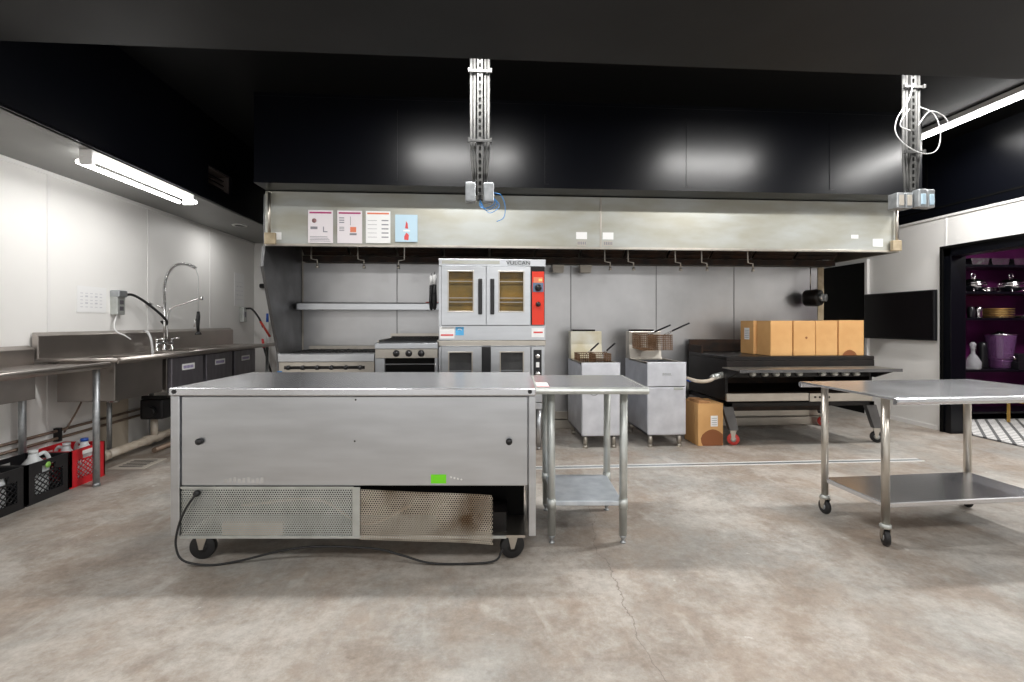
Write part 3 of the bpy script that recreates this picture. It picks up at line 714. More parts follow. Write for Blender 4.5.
for i in range(3):
    for j in range(2):
        cx, cy = -.3+i*.3, .28+j*.33; b = MB()
        b.box(cx-.14, cx+.14, cy-.155, cy-.14, .945, .965).box(cx-.14, cx+.14, cy+.14, cy+.155, .945, .965).box(cx-.14, cx-.125, cy-.155, cy+.155, .945, .965).box(cx+.125, cx+.14, cy-.155, cy+.155, .945, .965)
        b.box(cx-.14, cx-.04, cy-.008, cy+.008, .95, .968).box(cx+.04, cx+.14, cy-.008, cy+.008, .95, .968).box(cx-.008, cx+.008, cy-.15, cy-.04, .95, .968).box(cx-.008, cx+.008, cy+.04, cy+.15, .95, .968)
        b.box(cx-.135, cx+.135, cy-.15, cy+.15, .90, .905); g = b.build('burner_grate', grate_steel, rg)
        MB().lathe([(.045, .905), (.05, .925), (.03, .935), (0, .936)], (cx, cy, 0), 18).build('burner', grate_steel, g)
B(-.45, .45, .80, .86, .90, 1.0).build('backguard', steel_warm, rg, bev=.004)
for sx in (-1, 1):
    for y in (.08, .8): MB().lathe([(.022, 0), (.022, .02), (.028, .03), (.03, .15), (0, .15)], (sx*.4, y, 0), 14).build('leg', steel, rg)

# ------------------------------------------------------------ charbroiler range between the range and the ovens
cb = thing('charbroiler', 'small stainless charbroiler with three knobs between range and ovens', 'grill', (-.71, 4.62, 0))
w = .30
B(-w, w, .06, .85, .12, 1.02).build('body', steel, cb, bev=.004)
b = MB(); b.prism([(-.01, 1.01), (-.01, 1.065), (.10, 1.075), (.10, 1.01)], 'x', -w-.003, w+.003); b.build('front_rail', steel, cb, bev=.005)
B(-w, w, 0, .06, .92, 1.008).build('knob_panel', steel_warm, cb, bev=.003)
for x in (-.10, .02, .14): MB().lathe([(0, -.03), (.012, -.028), (.03, -.012), (.034, 0)], (x, 0, .965), 18, 'y').build('knob', black_plastic, cb)
b = MB(); b.box(-w, -w+.09, 0, .06, .12, .918).box(w-.03, w, 0, .06, .12, .918).box(-w, w, 0, .06, .12, .2); b.build('front_frame', steel, cb, bev=.003)
B(-w+.09, w-.03, .05, .06, .2, .918).build('cavity', black_matte, cb)
for z in (.75, .86):
    b = MB(); b.box(-w+.09, w-.03, .01, .02, z-.006, z+.006)
    for k in range(14): b.box(-w+.10+k*.034, -w+.104+k*.034, .01, .05, z-.003, z+.003)
    b.build('rack', chrome, cb)
b = MB(); b.box(-w+.02, w-.02, .10, .115, 1.03, 1.085).box(-w+.02, w-.02, .73, .75, 1.03, 1.11)
for k in range(17): x = -w+.03+k*.033; b.prism([(.1, 1.06), (.74, 1.085), (.74, 1.10), (.1, 1.075)], 'x', x, x+.012)
b.build('grate', grate_steel, cb)
b = MB(); b.box(-w, -w+.015, .1, .8, 1.02, 1.09).box(w-.015, w, .1, .8, 1.02, 1.09).box(-w, w, .78, .8, 1.02, 1.14); b.build('splash_guard', steel_warm, cb)
for sx in (-1, 1):
    for y in (.06, .8): MB().lathe([(.02, 0), (.02, .02), (.026, .12), (0, .12)], (sx*.25, y, 0), 14).build('leg', steel, cb)

# wall shelf
ws = thing('wall_shelf', 'long stainless shelf on the steel wall above the range', 'shelf', (-1.22, 5.59, 1.405))
b = MB(); b.box(-.79, .775, -.30, -.285, 0, .08).box(-.79, .775, -.30, -.002, .065, .08); b.box(-.79, -.775, -.3, -.002, .0, .08); b.build('board', steel, ws, bev=.003)
for x in (-.6, .6): b = MB(); b.prism([(-.27, .064), (-.005, .064), (-.005, .0)], 'x', x, x+.01); b.build('bracket', steel_dark, ws)
b = MB(); b.box(-.05, .05, -.015, .015, 0, .012).box(.05, .1, -.004, .004, .003, .009); tag(b.build('scraper', ink_red, loc=(-.56, 5.37, 1.486), bev=.003), 'small red-handled scraper lying on the wall shelf by the ovens', 'utensil')

# ------------------------------------------------------------ big black griddle on casters
gd = thing('griddle', 'wide black flat-top grill on red casters under the cardboard boxes', 'grill', (3.32, 4.65, 0))
w = .80
B(-w, w, 0, .88, .875, .915).build('top_plate', black_metal, gd, bev=.006)
B(-w, w, .0, .03, .80, .874).build('front_beam', black_metal, gd, bev=.004)
B(-w, -w+.03, .03, .88, .46, .874).build('side_panel', black_metal, gd, bev=.003)
B(w-.03, w, .03, .88, .46, .874).build('side_panel', black_metal, gd, bev=.003)
b = MB(); b.box(-w+.03, w-.03, .10, .88, .52, .53).box(-w+.03, w-.03, .84, .88, .53, .87); b.build('firebox', burnt, gd)
b = MB(); b.box(-w, w, .86, .88, .915, 1.06).box(-w, -w+.02, .55, .86, .915, 1.0); b.build('backsplash', burnt, gd, bev=.003)
# front shelf with serrated end bracket
B(-w-.06, w-.02, -.34, -.02, .80, .812).build('front_shelf', steel_warm, gd)
b = MB(); b.box(-w-.06, w-.02, -.35, -.34, .785, .815); b.build('shelf_edge', steel_dark, gd)
for x in (-w-.04, w-.05): b = MB(); b.prism([(-.33, .798), (-.01, .798), (-.01, .70), (-.06, .70)], 'x', x, x+.012); b.build('shelf_bracket', black_metal, gd)
B(-w+.03, w-.03, .01, .03, .70, .798).build('control_panel', black_metal, gd)
for px in (.27, .40, .52, .64, .77, 1.02, 1.15, 1.27, 1.39):
    b = MB(); b.lathe([(0, -.045), (.018, -.043), (.027, -.012), (.027, .01)], (-w+px, 0, .735), 16, 'y'); b.build('knob', galv_light, gd)
B(-w, .08, 0, .03, .455, .535).build('lower_panel', steel_warm, gd, bev=.003)
B(.09, w-.02, .0, .03, .445, .53).build('lower_panel', steel_warm, gd, bev=.003)
for k in range(4): MB().lathe([(0, -.006), (.01, -.005), (.012, 0)], (.15+k*.05, 0, .49), 10, 'y').build('rivet', black_metal, gd)
b = MB(); b.box(-w, w, .0, .06, .40, .44).box(-w, w, .82, .88, .40, .44).box(-w, -w+.06, 0, .88, .40, .44).box(w-.06, w, 0, .88, .40, .44); b.build('base_frame', black_metal, gd, bev=.003)
for sx in (-1, 1):
    for y, in ((.04,), (.82,)):
        b = MB(); xx = sx*(w-.02); x2 = sx*(w-.09) if sx < 0 else sx*(w+.06)
        b.prism([(xx-.055, .40), (xx+.055, .40), (x2+.045, .155), (x2-.045, .155)], 'y', y-.025, y+.025); b.build('leg', steel_dark, gd)
        caster(gd, x2, y, .06, .035, 1.2 if sx < 0 else 1.0, top=.155, wm=black_rubber if (sx > 0 and y < .5) else wheel_red, rim=galv_light)
b = MB(); b.box(-.55, .62, .55, .80, .25, .39); b.build('grease_tray', burnt, gd)
b = MB(); b.box(-w+.1, .3, .80, .83, .22, .36); b.build('rear_panel', steel_warm, gd)
# gas hose
b = MB(); b.tube(spline([(2.50, 4.72, .72), (2.42, 4.68, .71), (2.34, 4.66, .67), (2.24, 4.70, .66), (2.16, 4.80, .68), (2.12, 5.0, .66), (2.13, 5.3, .5), (2.15, 5.56, .35)], 8), .019, 10)
hs = thing('gas_hose', 'flexible gas hose joining the black griddle, beside the fryer', 'hose'); b.build('hose', pvc, hs)
b = MB(); b.cyl((2.515, 4.72, .722), (2.40, 4.68, .705), .033, n=8).cyl((2.40, 4.68, .705), (2.37, 4.672, .70), .026); b.build('fitting', galv_light, hs)
MB().cyl((2.19, 4.76, .667), (2.14, 4.85, .683), .024).build('sleeve', blue_plastic, hs)

# ------------------------------------------------------------ cardboard boxes
def carton(label, x0, x1, y0, y1, z0, z1, group, stain=False, lab=None):
    t = thing('cardboard_box', label, 'cardboard box', ((x0+x1)/2, (y0+y1)/2, z0), random.uniform(-.012, .012), group)
    hx, hy, h = (x1-x0)/2-.002, (y1-y0)/2-.002, z1-z0
    B(-hx, hx, -hy, hy, 0.002, h-.005).build('carton', cardboard, t, bev=.004)
    b = MB(); b.box(-hx, -.002, -hy, hy, h-.005, h-.001).box(.002, hx, -hy, hy, h-.005, h-.001); b.build('flap', cardboard, t)
    B(-.025, .025, -hy, hy, h-.001, h).build('tape', mat('tape', (.5, .33, .16), .3), t) if lab is None else None
    if stain:
        b = MB(); sx, sz, sr = stain
        b.prism([(max(-hx+.002, min(hx-.002, sx+sr*math.cos(q)*(1+.12*math.sin(3*q)))), max(.004, min(h-.01, sz+sr*1.1*math.sin(q)))) for q in [2*PI*k/20 for k in range(20)]], 'y', -hy-.0008, -hy); b.build('stain', cardboard_stain, t)
    if lab == 'front':
        B(-.0, .075, -hy-.001, -hy, .20, .31).build('label', paper, t)
        b = MB()
        for k in range(4): b.box(.01, .065, -hy-.0016, -hy-.001, .215+k*.022, .220+k*.022)
        b.build('print', ink_grey, t)
    if lab == 'left':
        B(-hx-.001, -hx, -.05, .05, h-.21, h-.08).build('label', paper, t)
        b = MB()
        for k in range(5): b.box(-hx-.0016, -hx-.001, -.04, .04, h-.19+k*.02, h-.185+k*.02)
        b.build('print', ink_grey, t)
    return t
g = 'cardboard boxes on the griddle'
carton('plain cardboard box on the griddle, leftmost in the front row', 3.02, 3.26, 4.70, 4.95, .915, 1.285, g)
carton('cardboard box second from left on the griddle with a small dark mark', 3.27, 3.51, 4.70, 4.95, .915, 1.285, g, stain=(.02, .19, .012))
carton('plain cardboard box third from left on the griddle front row', 3.515, 3.755, 4.70, 4.95, .915, 1.285, g)
carton('cardboard box at the right end of griddle with oil-stained bottom', 3.77, 4.05, 4.70, 4.97, .915, 1.29, g, stain=(-.02, -.02, .075))
carton('cardboard box with white side label behind the leftmost griddle box', 2.99, 3.24, 4.96, 5.22, .915, 1.285, g, lab='left')
fb = carton('oil-stained cardboard box with white label on floor beside the fryer', 2.22, 2.49, 4.66, 4.98, 0, .437, None, stain=(.02, .04, .12), lab='front')
b = MB(); b.prism([(-.13, .437), (-.02, .437), (.01, .455), (-.12, .462)], 'y', -.155, .10); b.build('flap', cardboard_dark, fb)

# canister on the steel wall
cn = thing('metal_canister', 'dark metal canister hung sideways on the steel wall, right end', 'canister', (4.0, 5.42, 1.56))
b = MB(); b.lathe([(.0, -.08), (.085, -.08), (.10, -.06), (.105, .06), (.09, .10), (.0, .10)], (0, 0, 0), 24, 'x'); b.xf(Matrix.Rotation(-1.0, 4, 'Z')); b.build('drum', black_metal, cn)
for sy in (-.045, .045):
    b = MB(); b.lathe([(.03, .10), (.042, .105), (.045, .14), (.03, .145)], (0, sy, 0), 16, 'x'); b.xf(Matrix.Rotation(-1.0, 4, 'Z')); b.build('port', galv, cn)
MB().tube([(0, .02, .1), (0, .02, .38)], .006, 8).build('rod', steel_warm, cn)

# ------------------------------------------------------------ TV on the right wall
tv = thing('television', 'flat black television mounted on the white right wall', 'television', (XR-.06, 5.65, 1.05))
B(0, .045, -.5, .5, 0, .60).build('frame', black_plastic, tv, bev=.006)
B(-.002, 0, -.485, .485, .02, .585).build('screen', screen, tv)
B(.045, .059, -.2, .2, .15, .45).build('wall_mount', steel_dark, tv)

# ------------------------------------------------------------ pantry shelving and its contents
sh = thing('shelving_unit', 'black open shelving unit seen through the pantry doorway', 'shelf', (6.95, 5.7, 0))
b = MB(); b.box(-.68, -.64, 0, .40, 0, 2.3).box(.8, .84, 0, .40, 0, 2.3); b.build('upright', black_paint, sh, bev=.003)
for z in (.10, .645, 1.322, 1.667, 2.02): B(-.64, .8, 0, .40, z-.03, z).build('shelf_board', black_paint, sh, bev=.003)
B(-.64, .8, .385, .40, 0, 2.3).build('back_panel', purple, sh)
SX = lambda px, Y=5.8: Y*(.99768*((px-512)/470)+.068)/(.99768-.068*((px-512)/470))
def tureen(label, px, r, lid):
    t = thing('tureen', label, 'serving dish', (px, 5.86, 1.667))
    MB().lathe([(r*.5, .012), (r*.75, .03), (r, .08), (r*1.04, .11), (r*.98, .112)], n=28).build('bowl', silver, t)
    b = MB()
    for k in range(4): q = PI/4+k*PI/2; b.tube([(r*.6*math.cos(q), r*.6*math.sin(q), .04), (r*.85*math.cos(q), r*.85*math.sin(q), .02), (r*.9*math.cos(q), r*.9*math.sin(q), 0)], .008, 6)
    b.build('foot', silver, t)
    MB().lathe([(r*1.0, .113), (r*.9, .14), (r*.5, .175), (.02, .19), (.01, .195)], n=28).build('lid', silver, t)
    MB().tube(arc((0, 0, .225), .03, 0, 2*PI, 14)[:-1], .007, 7, closed=True).build('knob_ring', silver, t)
    for s in (-1, 1): MB().tube([(s*r, 0, .10), (s*(r+.04), 0, .115), (s*(r+.05), 0, .08), (s*r*.95, 0, .06)], .006, 7).build('handle', silver, t)
    return t
tureen('silver lidded chafing tureen at the left of the pantry top shelf', SX(978), .13, True)
tureen('silver lidded tureen right of the plates on pantry top shelf', SX(1016), .14, True)
def plates(nm, label, x, y, z, r, n, m, dz=.016):
    t = None
    for k in range(n):
        b = MB(); b.lathe([(0, 0), (r*.6, .0), (r*.7, .006), (r, .014), (r, .017), (r*.68, .010), (0, .006)], n=28)
        o = b.build('plate', m, loc=(x, y, z+k*dz))
        tag(o, label % (['bottom', 'second', 'third', 'fourth', 'fifth', 'sixth'][k] if k < n-1 else 'topmost'), 'plate', nm)
plates('silver plates on the pantry top shelf', 'silver plate on pantry top shelf between tureens, %s of its stack', SX(997), 5.95, 1.667, .12, 4, silver)
plates('gold plates on the middle pantry shelf', 'gold charger plate on the middle pantry shelf, %s of its stack', SX(1000), 5.86, 1.322, .185, 6, gold, .022)
plates('silver plates on the middle pantry shelf', 'silver plate right of the gold chargers, %s of its stack', SX(1027), 5.84, 1.322, .15, 2, silver)
for k, px in enumerate((971, 978.5)):
    b = MB(); b.lathe([(.036, 0), (.04, .01), (.04, .12), (.034, .13), (.034, .15), (0, .15)], n=20)
    tag(b.build('jar', black_plastic if k == 0 else silver, loc=(SX(px, 5.78), 5.78, 1.322)), ('black cylindrical jar at left of the middle pantry shelf', 'silver canister between black jar and gold chargers')[k], 'jar')
dc = thing('decanter', 'cut glass decanter with round stopper on the lower pantry shelf', 'decanter', (SX(973, 5.78), 5.78, .645))
MB().lathe([(.07, 0), (.085, .02), (.085, .10), (.05, .17), (.022, .21), (.022, .27), (.035, .285)], n=12).build('bottle', crystal, dc)
MB().lathe([(.018, .27), (.02, .29), (.035, .315), (.035, .335), (.015, .36), (0, .362)], n=10).build('stopper', crystal, dc)
sk = thing('cocktail_shaker', 'tall dark ribbed pitcher behind the glass decanter', 'pitcher', (SX(982.5, 5.95), 5.95, .645))
MB().lathe([(.055, 0), (.06, .02), (.05, .28), (.05, .33), (.02, .355), (0, .36)], n=20).build('body', black_plastic, sk)
MB().tube([(.05, 0, .32), (.10, 0, .33), (.12, 0, .30)], .008, 7).build('handle', silver, sk)
bd = thing('beverage_dispenser', 'large purple glass beverage dispenser on the lower pantry shelf', 'dispenser', (SX(1000, 5.86), 5.86, .645))
MB().lathe([(.09, .0), (.10, .02), (.11, .10), (.12, .12)], n=24).build('base', purple_glass, bd)
MB().lathe([(.12, .125), (.13, .14), (.155, .42), (.165, .45), (.15, .45), (.12, .15)], n=28).build('jar', purple_glass, bd)
MB().lathe([(.17, .452), (.17, .465), (.05, .475), (.03, .5), (0, .5)], n=28).build('lid', silver, bd)
MB().cyl((0, 0, .14), (0, 0, .44), .035).build('ice_core', crystal, bd)
MB().tube([(0, -.12, .17), (0, -.17, .17), (0, -.18, .14)], .012, 8).build('tap', silver, bd)
for k in range(2):
    b = B(-.14, .14, -.10, .10, 0, .10); tag(b.build('storage_box', black_plastic, loc=(SX(1020, 5.8), 5.8, .645+.103*k), bev=.004), ('black storage box on the lower pantry shelf, bottom one of two', 'black storage box on the lower pantry shelf, top one of two')[k], 'box', 'black boxes on the lower pantry shelf')
b = MB()
for k, px in enumerate((976, 996, 1018)):
    t = thing('serving_tray', ('crumpled silver foil tray on the highest pantry shelf, leftmost', 'crumpled silver foil tray on the highest pantry shelf, middle', 'crumpled silver foil tray on the highest pantry shelf, rightmost')[k], 'tray', (SX(px), 5.88, 1.93))
    t.location.z = 2.02
    q = MB(); q.prism([(-.11, 0), (.11, 0), (.13, .09), (.12, .09), (.10, .008), (-.10, .008), (-.12, .09), (-.13, .09)], 'y', -.13, .13); q.prism([(-.11, 0), (.11, 0), (.13, .09), (-.13, .09)], 'y', -.135, -.13).prism([(-.11, 0), (.11, 0), (.13, .09), (-.13, .09)], 'y', .13, .135); q.build('pan', mat('foil%d' % k, (.7, .68, .68), .25, 1, bump=1., scale=14), t)
gs = thing('gold_stool', 'low gold-framed stand on the rug inside the pantry', 'stand', (6.85, 5.35, .012))
for sx in (-1, 1):
    for sy in (-1, 1): B(sx*.22-.012, sx*.22+.012, sy*.12-.012, sy*.12+.012, 0, .26).build('leg', yellow_wood, gs, bev=.002)
b = MB(); b.box(-.235, .235, -.135, -.11, .26, .285).box(-.235, .235, .11, .135, .26, .285).box(-.235, -.21, -.11, .11, .26, .285).box(.21, .235, -.11, .11, .26, .285); b.build('frame', yellow_wood, gs, bev=.002)
tag(B(5.52, 8.0, 3.5, 5.65, 0, .012).build('rug', rug_m, bev=.003), 'black and white diamond-patterned rug on the pantry floor', 'rug')

# ------------------------------------------------------------ left: sinks
def sink_run(name, label, y0, y1, zr, xf, bs_z, bowls, bowl_m):
    t = thing(name, label, 'sink', ((xf+XL)/2, (y0+y1)/2, 0)); ox, oy = t.location.x, t.location.y
    def q(x0, x1, ya, yb, z0, z1, b): b.box(x0-ox, x1-ox, ya-oy, yb-oy, z0, z1)
    xw = XL+.02
    b = MB()
    # deck with openings for the bowls
    xa, xb = xw+.13, xf-.07
    q(xw, xa, y0, y1, zr-.03, zr-.02, b); q(xb, xf, y0, y1, zr-.03, zr-.02, b)
    e = y0
    for (a, c, zb) in bowls: q(xa, xb, e, a, zr-.03, zr-.02, b); e = c
    q(xa, xb, e, y1, zr-.03, zr-.02, b)
    b.build('deck', steel_sink, t)
    b = MB(); b.tube([(xf-ox, y0-oy+.01, zr-.018), (xf-ox, y1-oy-.01, zr-.018)], .018, 10); b.tube([(xw+.02-ox, y0-oy+.01, zr-.018), (xf-ox, y0-oy+.01, zr-.018)], .018, 10)
    b.prism([(xf-.005-ox, zr-.05), (xf+.012-ox, zr-.035), (xf+.012-ox, zr-.02), (xf-.005-ox, zr-.02)], 'y', y0-oy, y1-oy)
    b.build('rolled_rim', steel_sink, t)
    b = MB(); b.prism([(xw-ox, zr-.03), (xw+.045-ox, zr-.03), (xw+.045-ox, bs_z-.03), (xw+.0-ox, bs_z)], 'y', y0-oy, y1-oy); b.build('backsplash', steel_sink, t, bev=.006)
    for (a, c, zb) in bowls:
        b = MB(); q(xa, xb, a, c, zb, zb+.01, b); q(xa, xa+.01, a, c, zb, zr-.02, b); q(xb-.01, xb, a, c, zb, zr-.02, b); q(xa, xb, a, a+.01, zb, zr-.02, b); q(xa, xb, c-.01, c, zb, zr-.02, b)
        bo = b.build('bowl', bowl_m, t, bev=.01)
        MB().lathe([(.04, zb-.05), (.045, zb), (.0, zb)], ((xa+xb)/2-ox, (a+c)/2-oy, 0), 16).build('drain', chrome, bo)
    return t, ox, oy
A, ox, oy = sink_run('dish_sink', 'near stainless sink with drainboard above the milk crates', 2.3, 3.90, .96, -2.9, 1.09, [(2.6, 3.36, .755)], steel_sink)
for x, y in ((-2.96, 3.845), (-3.455, 3.80), (-2.96, 2.4), (-3.455, 2.4)):
    l = MB().cyl((x-ox, y-oy, .02), (x-ox, y-oy, .925), .0225, n=16).build('leg', galv, A); MB().lathe([(.026, 0), (.026, .02), (.02, .03), (0, .03)], (x-ox, y-oy, 0), 14).build('foot', galv, l)
Bk, ox, oy = sink_run('compartment_sink', 'long stainless compartment sink with sprayer faucet along the left wall', 3.925, 6.85, .985, -2.86, 1.19, [(3.99, 4.56, .63), (4.62, 5.12, .63), (5.18, 5.70, .63), (5.76, 6.26, .63)], steel_sink)
for x, y in ((-3.42, 4.59), (-2.93, 5.15), (-3.42, 5.15), (-2.93, 6.7), (-3.42, 6.7)):
    l = MB().cyl((x-ox, y-oy, .02), (x-ox, y-oy, .96 if y > 6.5 or y < 4.1 else .66), .02, n=14).build('leg', galv, Bk); MB().lathe([(.024, 0), (.024, .02), (.018, .03), (0, .03)], (x-ox, y-oy, 0), 12).build('foot', galv, l)
for (a, c) in ((4.62, 5.12), (5.18, 5.70), (5.76, 6.26)):
    B(-2.928-ox, -2.885-ox, a-oy, c-oy, .60, .93).build('front_face', bin_face, Bk, bev=.006)
    B(-2.885-ox, -2.883-ox, (a+c)/2-.10-oy, (a+c)/2+.10-oy, .80, .86).build('label', paper, Bk)
    b = MB()
    for k in range(7): b.box(-2.883-ox, -2.8822-ox, (a+c)/2-.08+k*.023-oy, (a+c)/2-.064+k*.023-oy, .815, .843)
    b.build('print', ink_purple, Bk)
# pre-rinse faucet (mounted on the sink deck)
fc = thing('spray_faucet', 'chrome pre-rinse spray faucet with coiled hose over the sink', 'faucet', (-3.36, 5.26, .965))
b = MB(); b.tube([(0, 0, 0), (0, 0, .55)], .012, 10).tube([(-.0, -.12, .08), (0, .12, .08)], .016, 10).lathe([(.03, 0), (.03, .015), (.016, .03), (.016, .12), (0, .12)], n=16)
for s in (-1, 1): b.lathe([(.026, 0), (.026, .012), (.014, .03), (.014, .1), (0, .1)], (0, s*.12, 0), 14)
b.build('body', chrome, fc)
for s in (-1, 1): b = MB(); b.lathe([(.012, .1), (.02, .12), (0, .13)], (0, s*.12, 0), 12).tube([(0, s*.12, .125), (.07, s*.13, .13)], .008, 8); b.build('valve_handle', chrome, fc)
hp = spline([(0, 0, .5), (0, 0, .68), (.02, .02, .82), (.08, .05, .92), (.17, .09, .935), (.25, .12, .89), (.27, .13, .8)], 8)
b = MB(); b.tube(hp[:-8], .009, 10); h1 = b.build('hose', black_rubber, fc)
co = []; tot = 0; N_ = 30
for i in range(len(hp)-9):
    for k in range(8):
        p = Vector(hp[i]).lerp(Vector(hp[i+1]), k/8); tdir = (Vector(hp[i+1])-Vector(hp[i])).normalized(); a = tdir.cross(Vector((.4, -1, 0)).normalized()).normalized(); c2 = tdir.cross(a)
        q = 2*PI*k/8; co.append(p+(a*math.cos(q)+c2*math.sin(q))*.017)
b = MB(); b.tube(co, .0035, 5); b.build('spring', chrome, fc)
b = MB(); b.tube([hp[-9], hp[-1], (.27, .13, .42)], .005, 8); b.build('riser', grey_wire, fc)
b = MB(); b.tube([(.27, .13, .42), (.27, .13, .36), (.265, .13, .26), (.27, .13, .2)], [.014, .019, .016, .013], 12); b.lathe([(.013, .2), (.03, .18), (.032, .165), (0, .165)], (.27, .13, 0), 16); hh = b.build('spray_head', black_rubber, fc)
MB().tube([(.27, .12, .35), (.255, .09, .32), (.255, .085, .25)], .006, 8).build('lever', chrome, hh)
b = MB(); b.tube(spline([(0, .04, .1), (0, .05, .38), (.03, .07, .46), (.12, .10, .5), (.24, .16, .56), (.27, .17, .57)], 6), .009, 8).lathe([(.016, .55), (.016, .585), (0, .59)], (.28, .17, 0), 12); b.build('spout', chrome, fc)
b = MB(); b.tube([(0, 0, .45), (-.12, -.04, .50)], .008, 8).lathe([(.018, 0), (.018, .03), (.006, .03)], (-.145, -.05, .5), 12, 'x'); b.build('wall_bracket', chrome, fc)
# wall boxes, cables, papers
ob = thing('outlet_box', 'grey electrical outlet box with black cable above the sink', 'outlet', (XL, 4.78, 1.34))
B(0, .07, -.05, .05, 0, .20).build('housing', galv_light, ob, bev=.008)
B(.001, .09, -.055, .055, .17, .235).build('cover', galv, ob, bev=.01)
for z in (.06, .12): B(.07, .074, -.025, .025, z-.02, z+.02).build('socket', bin_face, ob, bev=.002)
MB().tube(spline([(.06, .05, .19), (.08, .12, .2), (.10, .22, .16), (.13, .34, .08), (.16, .45, -.01), (.17, .5, -.07), (.14, .52, -.10), (.12, .49, -.06)], 6), .013, 8).build('cable', black_rubber, ob)
MB().tube(spline([(.04, -.02, .0), (.04, -.05, -.1), (.06, -.05, -.16), (.10, -.0, -.2), (.12, .05, -.24)], 6), .006, 8).build('cord', paper, ob)
tb = MB(); tb.tube(spline([(-3.42, 5.05, 1.175), (-3.36, 5.0, 1.17), (-3.30, 4.96, 1.10), (-3.28, 4.95, 1.0), (-3.27, 4.94, .86)], 6), .012, 8)
tag(tb.build('rinse_hose', grey_wire), 'pale grey tube hanging over backsplash into the sink', 'hose')
ob2 = thing('outlet_box', 'small grey outlet box with red cable near the far left corner', 'outlet', (XL, 7.2, 1.27))
B(0, .06, -.05, .05, 0, .22).build('housing', galv_light, ob2, bev=.008)
B(.06, .064, -.02, .02, .07, .15).build('socket', bin_face, ob2)
MB().tube(spline([(.06, .02, .2), (.14, .03, .19), (.24, .03, .06), (.30, .03, -.08)], 6), .014, 8).build('cable', black_rubber, ob2)
MB().tube([(.26, .03, .01), (.40, .03, -.22)], .017, 8).build('cable_sleeve', blade_red, ob2)
def wall_paper(label, y0, y1, z0, z1):
    t = thing('notice', label, 'notice', (XL+.001, (y0+y1)/2, z0)); h = z1-z0; w = (y1-y0)/2
    B(0, .004, -w, w, 0, h).build('sheet', paper, t)
    b = MB()
    for r in range(5):
        for k in range(5): b.box(.004, .0048, -w*.8+k*w*.33, -w*.8+k*w*.33+w*.18, h*(.2+.13*r), h*(.2+.13*r)+.006+.008*((r*k) % 2))
    b.build('handwriting', mat('faint_ink%d' % int(y0), (.62, .62, .66), .6), t)
wall_paper('white paper notice taped to left wall above the sink', 4.36, 4.68, 1.355, 1.59)
wall_paper('tall white paper notice on left wall near the far corner', 7.0, 7.28, 1.50, 1.98)
hk = thing('wall_hook', 'short black bar bracket on white wall beside the hood panel', 'bracket', (-3.40, 7.6, 1.83))
MB().cyl((0, -.06, 0), (.16, -.06, 0), .035).build('bar', black_rubber, hk); MB().lathe([(.02, -.06), (.02, 0), (.03, 0)], (.02, 0, 0), 10, 'y').build('mount', steel_dark, hk)
# brooms in the corner
def broom(label, x, y, top, m, tipm, lean, head):
    t = thing('broom', label, 'broom', (x, y, 0))
    MB().tube([(0, 0, .12), (lean, .06, top-.12)], .013, 10).build('handle', m, t)
    MB().tube([(lean*.99, .059, top-.13), (lean*1.08, .066, top)], [.02, .016], 10).build('grip', tipm, t)
    b = MB(); b.prism([(-.13, 0), (.13, 0), (.10, .13), (-.10, .13)], 'y', -.02, .02); b.build('bristles', head, t)
broom('broom with white handle and blue grip leaning in the far left corner', -3.22, 7.38, 1.40, paper, blue_plastic, -.03, blue_plastic)
broom('broom with red handle leaning in the far left corner', -3.0, 7.3, 1.0, blade_red, blade_red, .10, black_rubber)
broom('broom with black handle leaning in the far left corner', -2.93, 7.1, 1.02, black_rubber, ink_red, -.25, ink_red)

# ------------------------------------------------------------ crates and jugs
def crate(label, y0, y1, m, group):
    x0, x1 = -3.415, -3.10; t = thing('milk_crate', label, 'crate', ((x0+x1)/2, (y0+y1)/2, 0), 0, group); hx, hy, H = (x1-x0)/2, (y1-y0)/2, .285; th = .012
    b = MB(); b.box(-hx, hx, -hy, hy, 0, .012)
    b.build('base', m, t)
    def side(ax, s):
        b = MB(); L = hy if ax == 'x' else hx
        def pl(u0, u1, z0, z1):
            if ax == 'x': b.box(s*hx, s*(hx-th), u0, u1, z0, z1)
            else: b.box(u0, u1, s*hy, s*(hy-th), z0, z1)
        pl(-L, L, .012, .055); pl(-L, L, H-.035, H); pl(-L, -L+.055, .055, H-.035); pl(L-.055, L, .055, H-.035); pl(-L+.055, -.055, H-.085, H-.035); pl(.055, L-.055, H-.085, H-.035)
        pl(-.055, .055, H-.095, H-.085)
        # diagonal lattice
        W2 = L-.055; z0, z1 = .055, H-.085; n = 5
        for dsg in (-1, 1):
            for k in range(-n, n+1):
                c = k*W2*2/n
                pts = []
                for i in range(2):
                    zz = (z0, z1)[i]; u = c+dsg*(zz-(z0+z1)/2)*1.15; pts.append((u, zz))
                (u0, za), (u1, zb) = pts
                # clip to the window
                def cl(u0, za, u1, zb):
                    lo, hi = 0., 1.
                    du = u1-u0
                    if abs(du) > 1e-9:
                        ta, tb_ = (-W2-u0)/du, (W2-u0)/du
                        lo, hi = max(lo, min(ta, tb_)), min(hi, max(ta, tb_))
                    return lo, hi
                lo, hi = cl(u0, za, u1, zb)
                if hi-lo < .1: continue
                a_ = (u0+(u1-u0)*lo, za+(zb-za)*lo); c_ = (u0+(u1-u0)*hi, za+(zb-za)*hi)
                v0 = s*(hx-th/2) if ax == 'x' else s*(hy-th/2)
                P = (lambda p: (v0, p[0], p[1])) if ax == 'x' else (lambda p: (p[0], v0, p[1]))
                b.tube([P(a_), P(c_)], .0045, 4)
        b.build('side', m, t)
    side('x', 1); side('x', -1); side('y', 1); side('y', -1)
    return t
cr = crate('red plastic milk crate holding jugs, beside the near sink leg', 3.79, 4.115, crate_red, None)
